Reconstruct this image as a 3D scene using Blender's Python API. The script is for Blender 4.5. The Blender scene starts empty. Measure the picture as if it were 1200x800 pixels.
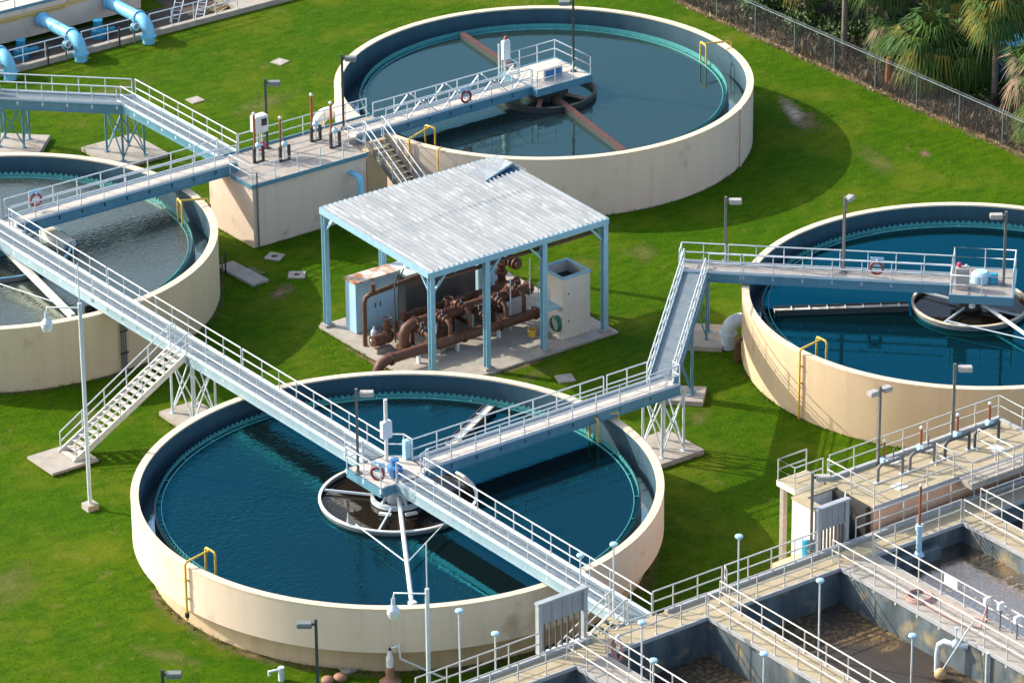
import bpy, bmesh, math, random
from mathutils import Vector, Matrix
random.seed(7)
PI = math.pi
sc = bpy.context.scene
C = sc.collection

# ------------------------------------------------------------------ camera
def make_camera():
    cd = bpy.data.cameras.new('Camera'); co = bpy.data.objects.new('Camera', cd); C.objects.link(co)
    cd.sensor_width = 36.0; cd.lens = 162.0; cd.clip_start = 1.0; cd.clip_end = 6000.0
    pit, rol, ax, ay = 0.43149, -0.00998, 0.8047, 0.5937
    cp, sp, cr, sr = math.cos(pit), math.sin(pit), math.cos(rol), math.sin(rol)
    def g(v): return Vector((v[0]*ax + v[1]*ay, -v[0]*ay + v[1]*ax, v[2]))
    right = g((cr, sr*sp, sr*cp)); up = g((-sr, cr*sp, cr*cp)); fwd = g((0, cp, -sp))
    m = Matrix.Identity(4)
    for i in range(3):
        m[i][0] = right[i]; m[i][1] = up[i]; m[i][2] = -fwd[i]
    m.translation = Vector((-107.919, -155.204, 97.55))
    co.matrix_world = m
    sc.camera = co
make_camera()

# ------------------------------------------------------------------ light
SUN_EL, SUN_ROT = math.radians(31.0), math.radians(-32.7)
w = bpy.data.worlds.new('World'); sc.world = w; w.use_nodes = True
nt = w.node_tree; nt.nodes.clear()
sky = nt.nodes.new('ShaderNodeTexSky'); sky.sky_type = 'NISHITA'; sky.sun_disc = False
sky.sun_elevation = SUN_EL; sky.sun_rotation = SUN_ROT; sky.air_density = 1.0; sky.dust_density = 3.0; sky.ozone_density = 1.0
bg = nt.nodes.new('ShaderNodeBackground'); bg.inputs[1].default_value = 0.15
wo = nt.nodes.new('ShaderNodeOutputWorld')
nt.links.new(sky.outputs[0], bg.inputs[0]); nt.links.new(bg.outputs[0], wo.inputs[0])
sd = bpy.data.lights.new('Sun', 'SUN'); sd.energy = 2.9; sd.angle = math.radians(0.5); sd.color = (1.0, 0.93, 0.80)
so = bpy.data.objects.new('Sun', sd); C.objects.link(so)
sdir = Vector((math.sin(SUN_ROT)*math.cos(SUN_EL), math.cos(SUN_ROT)*math.cos(SUN_EL), math.sin(SUN_EL)))
so.rotation_euler = sdir.to_track_quat('Z', 'Y').to_euler()
so.location = (-40, 60, 60)
sc.view_settings.view_transform = 'Standard'
sc.view_settings.look = 'None'
sc.view_settings.exposure = 1.02
sc.view_settings.gamma = 1.0
sc.view_settings.use_curve_mapping = False

# ------------------------------------------------------------------ materials
def mat(name, c1, c2=None, rough=0.6, metal=0.0, scale=3.0, stretch=(1, 1, 1), contrast=(0.35, 0.65), bump=0.0, bscale=20.0,
        detail=5.0, spots=None, ior=1.45, streak=None):
    m = bpy.data.materials.new(name); m.use_nodes = True
    n, l = m.node_tree.nodes, m.node_tree.links
    p = n['Principled BSDF']
    p.inputs['Roughness'].default_value = rough; p.inputs['Metallic'].default_value = metal; p.inputs['IOR'].default_value = ior
    p.inputs['Base Color'].default_value = (*c1, 1)
    tc = n.new('ShaderNodeTexCoord')
    if c2:
        mp = n.new('ShaderNodeMapping'); mp.inputs['Scale'].default_value = stretch
        l.new(tc.outputs['Object'], mp.inputs['Vector'])
        nz = n.new('ShaderNodeTexNoise'); nz.inputs['Scale'].default_value = scale; nz.inputs['Detail'].default_value = detail
        nz.inputs['Roughness'].default_value = 0.62
        l.new(mp.outputs[0], nz.inputs['Vector'])
        mr = n.new('ShaderNodeMapRange'); mr.inputs[1].default_value = contrast[0]; mr.inputs[2].default_value = contrast[1]
        l.new(nz.outputs[0], mr.inputs[0])
        mx = n.new('ShaderNodeMix'); mx.data_type = 'RGBA'
        mx.inputs[6].default_value = (*c1, 1); mx.inputs[7].default_value = (*c2, 1)
        l.new(mr.outputs[0], mx.inputs[0])
        out = mx.outputs[2]
        if spots:   # (colour, scale, low, high)
            n2 = n.new('ShaderNodeTexNoise'); n2.inputs['Scale'].default_value = spots[1]; n2.inputs['Detail'].default_value = 6
            l.new(tc.outputs['Object'], n2.inputs['Vector'])
            m2 = n.new('ShaderNodeMapRange'); m2.inputs[1].default_value = spots[2]; m2.inputs[2].default_value = spots[3]
            l.new(n2.outputs[0], m2.inputs[0])
            x2 = n.new('ShaderNodeMix'); x2.data_type = 'RGBA'; x2.inputs[7].default_value = (*spots[0], 1)
            l.new(m2.outputs[0], x2.inputs[0]); l.new(out, x2.inputs[6]); out = x2.outputs[2]
        if streak:   # rain streaks: (colour, scale, low, high, amount)
            m3 = n.new('ShaderNodeMapping'); m3.inputs['Scale'].default_value = (1, 1, 0.06); l.new(tc.outputs['Object'], m3.inputs['Vector'])
            n3 = n.new('ShaderNodeTexNoise'); n3.inputs['Scale'].default_value = streak[1]; n3.inputs['Detail'].default_value = 5; l.new(m3.outputs[0], n3.inputs['Vector'])
            r3 = n.new('ShaderNodeMapRange'); r3.inputs[1].default_value = streak[2]; r3.inputs[2].default_value = streak[3]; r3.inputs[4].default_value = streak[4]
            l.new(n3.outputs[0], r3.inputs[0])
            x3 = n.new('ShaderNodeMix'); x3.data_type = 'RGBA'; x3.inputs[7].default_value = (*streak[0], 1); l.new(r3.outputs[0], x3.inputs[0]); l.new(out, x3.inputs[6]); out = x3.outputs[2]
        l.new(out, p.inputs['Base Color'])
    if bump:
        nb = n.new('ShaderNodeTexNoise'); nb.inputs['Scale'].default_value = bscale; nb.inputs['Detail'].default_value = 4
        l.new(tc.outputs['Object'], nb.inputs['Vector'])
        b = n.new('ShaderNodeBump'); b.inputs['Strength'].default_value = bump; b.inputs['Distance'].default_value = 0.05
        l.new(nb.outputs[0], b.inputs['Height']); l.new(b.outputs[0], p.inputs['Normal'])
    return m

M = {}
STREAK = (1, 1, 0.18)
M['tan_wall'] = mat('tan_wall', (0.72, 0.56, 0.36), (0.65, 0.49, 0.31), 0.8, scale=1.2, stretch=STREAK, contrast=(0.3, 0.75), bump=0.1, spots=((0.46, 0.34, 0.22), 0.7, 0.62, 0.8), streak=((0.42, 0.29, 0.16), 2.2, 0.58, 0.78, 0.28))
M['pale_wall'] = mat('pale_wall', (0.80, 0.64, 0.50), (0.74, 0.58, 0.45), 0.8, scale=1.2, stretch=STREAK, contrast=(0.3, 0.75), bump=0.1, spots=((0.52, 0.40, 0.28), 0.7, 0.62, 0.8), streak=((0.50, 0.37, 0.25), 2.2, 0.58, 0.78, 0.28))
M['grey_wall'] = mat('grey_wall', (0.72, 0.585, 0.48), (0.65, 0.52, 0.42), 0.8, scale=1.0, stretch=STREAK, contrast=(0.3, 0.75), bump=0.1, spots=((0.42, 0.36, 0.30), 0.8, 0.62, 0.8), streak=((0.40, 0.31, 0.24), 2.2, 0.58, 0.78, 0.28))
M['rim'] = mat('rim', (0.78, 0.64, 0.46), (0.68, 0.54, 0.38), 0.8, scale=2.0, contrast=(0.35, 0.7), bump=0.1, spots=((0.45, 0.37, 0.28), 1.5, 0.6, 0.75))
M['lower_wall'] = mat('lower_wall', (0.62, 0.48, 0.31), (0.50, 0.36, 0.22), 0.85, scale=1.5, stretch=STREAK, contrast=(0.3, 0.7), bump=0.1, streak=((0.28, 0.19, 0.11), 2.2, 0.58, 0.78, 0.28))
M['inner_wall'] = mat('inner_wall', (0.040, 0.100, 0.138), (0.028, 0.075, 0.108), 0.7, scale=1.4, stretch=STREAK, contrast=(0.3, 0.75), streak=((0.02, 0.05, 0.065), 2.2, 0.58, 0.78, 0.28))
M['trough'] = mat('trough', (0.06, 0.08, 0.09), (0.03, 0.045, 0.05), 0.35, scale=2.0)
M['teal'] = mat('teal', (0.085, 0.34, 0.345), (0.06, 0.26, 0.265), 0.45, scale=4.0)
M['concrete'] = mat('concrete', (0.42, 0.385, 0.335), (0.33, 0.295, 0.25), 0.85, scale=2.0, contrast=(0.3, 0.7), bump=0.15, spots=((0.28, 0.24, 0.19), 1.3, 0.58, 0.75))
M['deck_yellow'] = mat('deck_yellow', (0.46, 0.39, 0.255), (0.37, 0.305, 0.195), 0.85, scale=1.6, contrast=(0.3, 0.7), bump=0.12, spots=((0.27, 0.22, 0.15), 0.9, 0.60, 0.80))
M['curb'] = mat('curb', (0.42, 0.43, 0.43), (0.34, 0.35, 0.36), 0.7, scale=2.5)
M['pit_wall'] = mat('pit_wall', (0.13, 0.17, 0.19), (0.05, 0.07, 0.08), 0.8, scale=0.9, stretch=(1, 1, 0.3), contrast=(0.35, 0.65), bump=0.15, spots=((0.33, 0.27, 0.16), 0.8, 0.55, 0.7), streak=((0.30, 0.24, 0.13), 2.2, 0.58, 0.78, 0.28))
M['peach'] = mat('peach', (0.86, 0.52, 0.33), (0.80, 0.46, 0.29), 0.8, scale=1.5, stretch=STREAK, spots=((0.5, 0.3, 0.18), 0.8, 0.6, 0.75), streak=((0.45, 0.25, 0.14), 2.2, 0.58, 0.78, 0.28))
M['white_wall'] = mat('white_wall', (0.78, 0.74, 0.68), (0.70, 0.65, 0.58), 0.8, scale=1.5, stretch=STREAK, streak=((0.5, 0.44, 0.36), 2.2, 0.58, 0.78, 0.28))
M['galv'] = mat('galv', (0.62, 0.69, 0.73), (0.54, 0.62, 0.67), 0.4, metal=0.0, scale=6.0)
M['rail'] = mat('rail', (0.62, 0.67, 0.69), (0.54, 0.60, 0.63), 0.35, scale=6.0)
M['rail_warm'] = mat('rail_warm', (0.62, 0.61, 0.56), (0.54, 0.53, 0.48), 0.4, scale=6.0)
M['girder'] = mat('girder', (0.11, 0.265, 0.35), (0.085, 0.22, 0.30), 0.45, scale=2.0, stretch=(1, 1, 0.4))
M['girder_pale'] = mat('girder_pale', (0.30, 0.41, 0.46), (0.24, 0.35, 0.41), 0.45, scale=2.0, stretch=(1, 1, 0.4))
M['frame_blue'] = mat('frame_blue', (0.29, 0.50, 0.61), (0.24, 0.44, 0.55), 0.45, scale=2.5)
M['deck_pale'] = mat('deck_pale', (0.60, 0.555, 0.49), (0.50, 0.46, 0.40), 0.7, scale=2.2, contrast=(0.35, 0.65))
M['deck_brown'] = mat('deck_brown', (0.36, 0.34, 0.31), (0.28, 0.26, 0.24), 0.75, scale=2.2, contrast=(0.35, 0.65))
M['white_paint'] = mat('white_paint', (0.80, 0.80, 0.77), (0.70, 0.70, 0.67), 0.4, scale=4.0)
M['pole_dark'] = mat('pole_dark', (0.07, 0.08, 0.085), (0.05, 0.058, 0.062), 0.5, scale=5.0)
M['pole_grey'] = mat('pole_grey', (0.19, 0.185, 0.175), (0.15, 0.145, 0.14), 0.5, scale=5.0)
M['lamp_grey'] = mat('lamp_grey', (0.45, 0.43, 0.40), (0.38, 0.36, 0.33), 0.5, scale=5.0)
M['head_dark'] = mat('head_dark', (0.20, 0.22, 0.22), (0.16, 0.18, 0.18), 0.5, scale=5.0)
M['lamp_glass'] = mat('lamp_glass', (0.80, 0.84, 0.80), (0.74, 0.78, 0.74), 0.2)
M['lamp_cap'] = mat('lamp_cap', (0.42, 0.66, 0.80), (0.36, 0.60, 0.74), 0.35)
M['yellow'] = mat('yellow', (0.72, 0.48, 0.06), (0.60, 0.40, 0.08), 0.45, scale=5.0)
M['rust'] = mat('rust', (0.15, 0.065, 0.040), (0.085, 0.040, 0.028), 0.55, scale=5.0, contrast=(0.3, 0.7), bump=0.2, spots=((0.26, 0.12, 0.05), 3.0, 0.6, 0.75))
M['rust_red'] = mat('rust_red', (0.13, 0.040, 0.030), (0.065, 0.030, 0.026), 0.6, scale=3.0)
M['blackish'] = mat('blackish', (0.03, 0.035, 0.035), (0.05, 0.045, 0.04), 0.6, scale=4.0)
M['pipe_blue'] = mat('pipe_blue', (0.22, 0.58, 0.80), (0.17, 0.50, 0.72), 0.4, scale=2.0)
M['cabinet'] = mat('cabinet', (0.42, 0.64, 0.78), (0.37, 0.58, 0.72), 0.45, scale=2.0)
M['rusty_top'] = mat('rusty_top', (0.62, 0.60, 0.56), (0.36, 0.14, 0.05), 0.6, scale=1.2, contrast=(0.45, 0.6))
M['steel'] = mat('steel', (0.30, 0.29, 0.28), (0.22, 0.21, 0.20), 0.35, metal=0.7, scale=1.5)
M['chrome'] = mat('chrome', (0.75, 0.75, 0.75), None, 0.12, metal=1.0)
M['red'] = mat('red', (0.30, 0.055, 0.045), (0.22, 0.045, 0.04), 0.5)
M['red_bright'] = mat('red_bright', (0.70, 0.03, 0.12), None, 0.4)
M['motor_blue'] = mat('motor_blue', (0.05, 0.20, 0.45), (0.04, 0.15, 0.36), 0.4)
M['drum_blue'] = mat('drum_blue', (0.02, 0.28, 0.45), (0.02, 0.23, 0.38), 0.4)
M['hose_pink'] = mat('hose_pink', (0.55, 0.33, 0.29), (0.46, 0.26, 0.23), 0.55)
M['hose_green'] = mat('hose_green', (0.02, 0.20, 0.12), (0.02, 0.15, 0.09), 0.5)
M['gate_grey'] = mat('gate_grey', (0.30, 0.33, 0.35), (0.25, 0.28, 0.30), 0.5, scale=2.0)
M['gate_frame'] = mat('gate_frame', (0.38, 0.42, 0.44), (0.31, 0.35, 0.37), 0.5, scale=3.0)
M['gate_dark'] = mat('gate_dark', (0.10, 0.10, 0.105), (0.07, 0.065, 0.07), 0.5, scale=3.0)
M['stem_rust'] = mat('stem_rust', (0.36, 0.12, 0.045), (0.28, 0.09, 0.04), 0.5, scale=5.0)
M['tank_cream'] = mat('tank_cream', (0.68, 0.62, 0.55), (0.62, 0.56, 0.49), 0.6, scale=1.5)
M['arm_pale'] = mat('arm_pale', (0.70, 0.70, 0.66), (0.55, 0.54, 0.48), 0.5, scale=3.0, contrast=(0.4, 0.7))
M['trough_pale'] = mat('trough_pale', (0.66, 0.63, 0.55), (0.44, 0.39, 0.28), 0.6, scale=2.0, contrast=(0.4, 0.7))
M['float_tan'] = mat('float_tan', (0.62, 0.42, 0.20), (0.52, 0.34, 0.16), 0.5)
M['terracotta'] = mat('terracotta', (0.36, 0.19, 0.13), (0.28, 0.14, 0.10), 0.7, scale=4.0)
M['trunk'] = mat('trunk', (0.22, 0.19, 0.155), (0.13, 0.105, 0.085), 0.9, scale=3.0, stretch=(1, 1, 6), bump=0.4, bscale=8)
M['frond'] = mat('frond', (0.035, 0.10, 0.010), (0.065, 0.125, 0.010), 0.85, scale=0.8, contrast=(0.35, 0.65))
M['frond_deep'] = mat('frond_deep', (0.03, 0.085, 0.022), (0.055, 0.12, 0.02), 0.85, scale=0.8, contrast=(0.35, 0.65))
M['frond_yellow'] = mat('frond_yellow', (0.12, 0.13, 0.015), (0.20, 0.15, 0.015), 0.85, scale=1.5, contrast=(0.35, 0.65))
M['frond_dead'] = mat('frond_dead', (0.26, 0.19, 0.12), (0.16, 0.11, 0.07), 0.8, scale=1.5)
M['brush'] = mat('brush', (0.15, 0.115, 0.08), (0.08, 0.065, 0.05), 0.9, scale=0.7, contrast=(0.35, 0.65))
M['brush_pale'] = mat('brush_pale', (0.42, 0.32, 0.18), (0.26, 0.19, 0.11), 0.9, scale=0.7, contrast=(0.35, 0.65))
M['shrub'] = mat('shrub', (0.025, 0.07, 0.014), (0.06, 0.11, 0.018), 0.6, scale=0.9, contrast=(0.35, 0.65))
M['fence_post'] = mat('fence_post', (0.17, 0.22, 0.235), (0.13, 0.18, 0.195), 0.45)
M['shed_blue'] = mat('shed_blue', (0.05, 0.24, 0.42), (0.03, 0.16, 0.30), 0.5, scale=1.5)
M['litter'] = mat('litter', (0.8, 0.8, 0.78), None, 0.6)

def roof_mat():
    m = mat('roof_sheet', (0.37, 0.40, 0.42), (0.27, 0.295, 0.315), 0.45, scale=1.0, stretch=(2.2, 0.5, 1), contrast=(0.36, 0.62), spots=((0.47, 0.50, 0.51), 2.2, 0.54, 0.74))
    return m
M['roof'] = roof_mat()
def _tune_roof():
    nt_ = M['roof'].node_tree; mp = [q for q in nt_.nodes if q.type == 'MAPPING'][0]; mp.inputs['Scale'].default_value = (3.2, 0.30, 1)
    m2 = nt_.nodes.new('ShaderNodeMapping'); m2.inputs['Scale'].default_value = (2.6, 0.55, 1); tc = [q for q in nt_.nodes if q.type == 'TEX_COORD'][0]
    nt_.links.new(tc.outputs['Object'], m2.inputs['Vector'])
    sp = [q for q in nt_.nodes if q.type == 'TEX_NOISE' and abs(q.inputs['Scale'].default_value - 2.2) < 1e-3][0]; nt_.links.new(m2.outputs[0], sp.inputs['Vector'])
_tune_roof()

def water_mat(name, deep, rough, ripple, rscale, ior=1.33, calm=None, tint=(1, 1, 1)):
    """a dark diffuse body under a fresnel-weighted reflection in the water's own tint"""
    m = bpy.data.materials.new(name); m.use_nodes = True
    n, l = m.node_tree.nodes, m.node_tree.links
    n.remove(n['Principled BSDF']); out = n['Material Output']
    df = n.new('ShaderNodeBsdfDiffuse'); df.name = 'body'; df.inputs[0].default_value = (*deep, 1)
    gl = n.new('ShaderNodeBsdfGlossy'); gl.name = 'coat'; gl.inputs[0].default_value = (*tint, 1); gl.inputs['Roughness'].default_value = rough
    fr = n.new('ShaderNodeFresnel'); fr.inputs['IOR'].default_value = ior
    ms = n.new('ShaderNodeMixShader'); l.new(fr.outputs[0], ms.inputs[0]); l.new(df.outputs[0], ms.inputs[1]); l.new(gl.outputs[0], ms.inputs[2]); l.new(ms.outputs[0], out.inputs[0])
    tc = n.new('ShaderNodeTexCoord')
    mp = n.new('ShaderNodeMapping'); mp.inputs['Rotation'].default_value = (0, 0, 0.5); mp.inputs['Scale'].default_value = (1.0, 1.7, 1)
    l.new(tc.outputs['Object'], mp.inputs['Vector'])
    a = n.new('ShaderNodeTexNoise'); a.inputs['Scale'].default_value = rscale; a.inputs['Detail'].default_value = 3; a.inputs['Distortion'].default_value = 0.6
    l.new(mp.outputs[0], a.inputs['Vector'])
    b = n.new('ShaderNodeBump'); b.inputs['Distance'].default_value = 0.1; b.inputs['Strength'].default_value = ripple
    l.new(a.outputs[0], b.inputs['Height'])
    # gusts: ripples come in patches; calm = wind reaches one side of the tank only
    g = n.new('ShaderNodeTexNoise'); g.inputs['Scale'].default_value = 0.22; g.inputs['Detail'].default_value = 2; l.new(tc.outputs['Object'], g.inputs['Vector'])
    gr = n.new('ShaderNodeMapRange'); gr.inputs[1].default_value = 0.35; gr.inputs[2].default_value = 0.65; gr.inputs[3].default_value = 0.35; gr.inputs[4].default_value = 1.0
    l.new(g.outputs[0], gr.inputs[0]); mul = n.new('ShaderNodeMath'); mul.operation = 'MULTIPLY'; mul.inputs[1].default_value = ripple
    l.new(gr.outputs[0], mul.inputs[0])
    if calm:
        dt = n.new('ShaderNodeVectorMath'); dt.operation = 'DOT_PRODUCT'; dt.inputs[1].default_value = (calm[0], calm[1], 0)
        l.new(tc.outputs['Object'], dt.inputs[0])
        mr = n.new('ShaderNodeMapRange'); mr.inputs[1].default_value = calm[2]; mr.inputs[2].default_value = calm[3]
        mr.inputs[3].default_value = ripple * calm[4]; mr.inputs[4].default_value = ripple
        l.new(dt.outputs['Value'], mr.inputs[0]); l.new(mr.outputs[0], mul.inputs[1])
    l.new(mul.outputs[0], b.inputs['Strength'])
    for q in (df, gl, fr): l.new(b.outputs[0], q.inputs['Normal'])
    return m
M['water_main'] = water_mat('water_main', (0.004, 0.010, 0.011), 0.02, 0.55, 2.6, 1.8, (-0.8, 0.6, -4.0, 6.0, 0.10), (0.035, 0.44, 0.60))  # tint puts the blue of the mirrored sky into the reflection colour
M['water_far'] = water_mat('water_far', (0.016, 0.026, 0.026), 0.04, 0.10, 1.6, 1.8, None, (0.34, 0.68, 0.70))
M['water_right'] = water_mat('water_right', (0.002, 0.010, 0.012), 0.02, 0.05, 1.6, 1.85, None, (0.025, 0.48, 0.68))
M['water_left'] = water_mat('water_left', (0.030, 0.036, 0.035), 0.05, 0.40, 3.6, 2.3, None, (0.85, 0.92, 0.78))
M['water_brown'] = water_mat('water_brown', (0.016, 0.012, 0.008), 0.06, 0.10, 2.0, 1.33)
M['water_dark'] = water_mat('water_dark', (0.010, 0.016, 0.018), 0.08, 0.1, 3.0, 1.33, None, (0.30, 0.42, 0.45))
def sludge_mat():
    m = water_mat('sludge', (0.05, 0.042, 0.036), 0.14, 0.22, 1.5, 1.25, None, (0.60, 0.50, 0.42))
    n, l = m.node_tree.nodes, m.node_tree.links
    p = n['body']; tc = n.new('ShaderNodeTexCoord')
    def noise(s, d=6): 
        x = n.new('ShaderNodeTexNoise'); x.inputs['Scale'].default_value = s; x.inputs['Detail'].default_value = d; x.inputs['Distortion'].default_value = 0.5
        l.new(tc.outputs['Object'], x.inputs['Vector']); return x
    def rng(src, lo, hi):
        x = n.new('ShaderNodeMapRange'); x.inputs[1].default_value = lo; x.inputs[2].default_value = hi; l.new(src.outputs[0], x.inputs[0]); return x
    big = rng(noise(0.28, 3), 0.42, 0.6); fine = rng(noise(4.5, 4), 0.50, 0.60)
    mul = n.new('ShaderNodeMath'); mul.operation = 'MULTIPLY'; l.new(big.outputs[0], mul.inputs[0]); l.new(fine.outputs[0], mul.inputs[1])
    body = n.new('ShaderNodeMix'); body.data_type = 'RGBA'; body.inputs[6].default_value = (0.062, 0.054, 0.050, 1); body.inputs[7].default_value = (0.10, 0.075, 0.048, 1)
    l.new(big.outputs[0], body.inputs[0])
    mx = n.new('ShaderNodeMix'); mx.data_type = 'RGBA'; mx.inputs[7].default_value = (0.22, 0.155, 0.075, 1)
    l.new(mul.outputs[0], mx.inputs[0]); l.new(body.outputs[2], mx.inputs[6]); l.new(mx.outputs[2], p.inputs['Color'])
    rr = n.new('ShaderNodeMapRange'); rr.inputs[3].default_value = 0.15; rr.inputs[4].default_value = 0.7; l.new(mul.outputs[0], rr.inputs[0]); l.new(rr.outputs[0], n['coat'].inputs['Roughness'])
    return m
M['sludge'] = sludge_mat()

def grass_mat():
    m = bpy.data.materials.new('grass'); m.use_nodes = True
    n, l = m.node_tree.nodes, m.node_tree.links
    p = n['Principled BSDF']; p.inputs['Roughness'].default_value = 0.8; p.inputs['Specular IOR Level'].default_value = 0.04
    tc = n.new('ShaderNodeTexCoord')
    def noise(s, d, sc_=(1, 1, 1), rot=0):
        mp = n.new('ShaderNodeMapping'); mp.inputs['Scale'].default_value = sc_; mp.inputs['Rotation'].default_value = (0, 0, rot)
        l.new(tc.outputs['Object'], mp.inputs['Vector'])
        x = n.new('ShaderNodeTexNoise'); x.inputs['Scale'].default_value = s; x.inputs['Detail'].default_value = d; x.inputs['Roughness'].default_value = 0.65
        l.new(mp.outputs[0], x.inputs['Vector']); return x
    def rng(src, lo, hi, a=0., b=1.):
        x = n.new('ShaderNodeMapRange'); x.inputs[1].default_value = lo; x.inputs[2].default_value = hi; x.inputs[3].default_value = a; x.inputs[4].default_value = b
        l.new(src.outputs[0], x.inputs[0]); return x
    def mix(f, a, b):
        x = n.new('ShaderNodeMix'); x.data_type = 'RGBA'
        if isinstance(a, tuple): x.inputs[6].default_value = (*a, 1)
        else: l.new(a.outputs[2], x.inputs[6])
        x.inputs[7].default_value = (*b, 1); l.new(f.outputs[0], x.inputs[0]); return x
    a = mix(rng(noise(0.12, 5), 0.35, 0.68), (0.058, 0.145, 0.001), (0.100, 0.178, 0.002))
    b = mix(rng(noise(0.9, 6, (1, 2.2, 1), 0.6), 0.42, 0.70), a, (0.034, 0.102, 0.001))
    c = mix(rng(noise(5.0, 5, (1, 2.5, 1), 0.2), 0.46, 0.70), b, (0.018, 0.064, 0.001))
    d0 = mix(rng(noise(0.20, 8), 0.50, 0.68, 0, 0.75), c, (0.150, 0.178, 0.012))
    d1 = mix(rng(noise(0.7, 8), 0.60, 0.72, 0, 0.6), d0, (0.20, 0.175, 0.05))
    d = mix(rng(noise(0.5, 6), 0.62, 0.75, 0, 0.5), d1, (0.03, 0.085, 0.004))
    l.new(d.outputs[2], p.inputs['Base Color'])
    nb = noise(5.0, 5); nb2 = noise(22.0, 2)
    ad = n.new('ShaderNodeMath'); ad.operation = 'ADD'; l.new(nb.outputs[0], ad.inputs[0]); l.new(nb2.outputs[0], ad.inputs[1])
    bp = n.new('ShaderNodeBump'); bp.inputs['Strength'].default_value = 1.0; bp.inputs['Distance'].default_value = 0.09
    l.new(ad.outputs[0], bp.inputs['Height']); l.new(bp.outputs[0], p.inputs['Normal'])
    return m
M['grass'] = grass_mat()
M['tuft'] = mat('tuft', (0.050, 0.125, 0.002), (0.11, 0.155, 0.006), 0.85, scale=1.2, contrast=(0.4, 0.6))
M['dirt'] = mat('dirt', (0.24, 0.165, 0.095), (0.14, 0.095, 0.055), 0.95, scale=1.5, contrast=(0.35, 0.65), bump=0.5, bscale=6, spots=((0.40, 0.31, 0.18), 2.5, 0.55, 0.7))
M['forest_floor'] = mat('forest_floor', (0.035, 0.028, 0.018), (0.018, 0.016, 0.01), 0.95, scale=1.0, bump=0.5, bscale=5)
M['brown_floor'] = mat('brown_floor', (0.10, 0.075, 0.06), (0.065, 0.05, 0.042), 0.9, scale=0.8)

def ragged_mat(name, col1, col2, cut, top=1.0):
    """soil showing through thin turf: the sheet's own outline is frayed by noise"""
    m = mat(name, col1, col2, 0.95, scale=2.0, contrast=(0.35, 0.65), bump=0.4, bscale=9)
    n, l = m.node_tree.nodes, m.node_tree.links
    p = n['Principled BSDF']; tc = n.new('ShaderNodeTexCoord')
    at = n.new('ShaderNodeAttribute'); at.attribute_name = 'fray'
    nz = n.new('ShaderNodeTexNoise'); nz.inputs['Scale'].default_value = 1.3; nz.inputs['Detail'].default_value = 7; nz.inputs['Roughness'].default_value = 0.7
    l.new(tc.outputs['Object'], nz.inputs['Vector'])
    ad = n.new('ShaderNodeMath'); ad.operation = 'ADD'; l.new(at.outputs['Fac'], ad.inputs[0]); l.new(nz.outputs[0], ad.inputs[1])
    mr = n.new('ShaderNodeMapRange'); mr.inputs[1].default_value = cut; mr.inputs[2].default_value = cut + 0.40; mr.inputs[4].default_value = top
    l.new(ad.outputs[0], mr.inputs[0]); l.new(mr.outputs[0], p.inputs['Alpha'])
    return m
M['ragged_sand'] = ragged_mat('ragged_sand', (0.46, 0.40, 0.32), (0.30, 0.24, 0.16), 0.88)
M['ragged_soil'] = ragged_mat('ragged_soil', (0.24, 0.165, 0.085), (0.17, 0.12, 0.06), 0.90)

def mesh_fence_mat():
    m = bpy.data.materials.new('chain_link'); m.use_nodes = True
    n, l = m.node_tree.nodes, m.node_tree.links
    p = n['Principled BSDF']; p.inputs['Base Color'].default_value = (0.10, 0.11, 0.115, 1); p.inputs['Roughness'].default_value = 0.6
    tc = n.new('ShaderNodeTexCoord'); outs = []
    for r in (PI/4, -PI/4):
        mp = n.new('ShaderNodeMapping'); mp.inputs['Rotation'].default_value = (r, 0, 0); l.new(tc.outputs['Object'], mp.inputs['Vector'])
        wv = n.new('ShaderNodeTexWave'); wv.bands_direction = 'Y'; wv.inputs['Scale'].default_value = 4.5; l.new(mp.outputs[0], wv.inputs['Vector'])
        g = n.new('ShaderNodeMath'); g.operation = 'GREATER_THAN'; g.inputs[1].default_value = 0.992; l.new(wv.outputs['Fac'], g.inputs[0]); outs.append(g)
    mx = n.new('ShaderNodeMath'); mx.operation = 'MAXIMUM'; l.new(outs[0].outputs[0], mx.inputs[0]); l.new(outs[1].outputs[0], mx.inputs[1])
    l.new(mx.outputs[0], p.inputs['Alpha'])
    return m
M['chain'] = mesh_fence_mat()
def grating_mat():
    m = mat('grating', (0.20, 0.245, 0.27), (0.15, 0.195, 0.22), 0.5, scale=3.0)
    n, l = m.node_tree.nodes, m.node_tree.links
    p = n['Principled BSDF']; tc = n.new('ShaderNodeTexCoord')
    wv = n.new('ShaderNodeTexWave'); wv.bands_direction = 'X'; wv.inputs['Scale'].default_value = 2.6; l.new(tc.outputs['Object'], wv.inputs['Vector'])
    b = n.new('ShaderNodeBump'); b.inputs['Strength'].default_value = 0.5; b.inputs['Distance'].default_value = 0.02
    l.new(wv.outputs['Fac'], b.inputs['Height']); l.new(b.outputs[0], p.inputs['Normal'])
    return m
M['grating'] = grating_mat()

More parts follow.
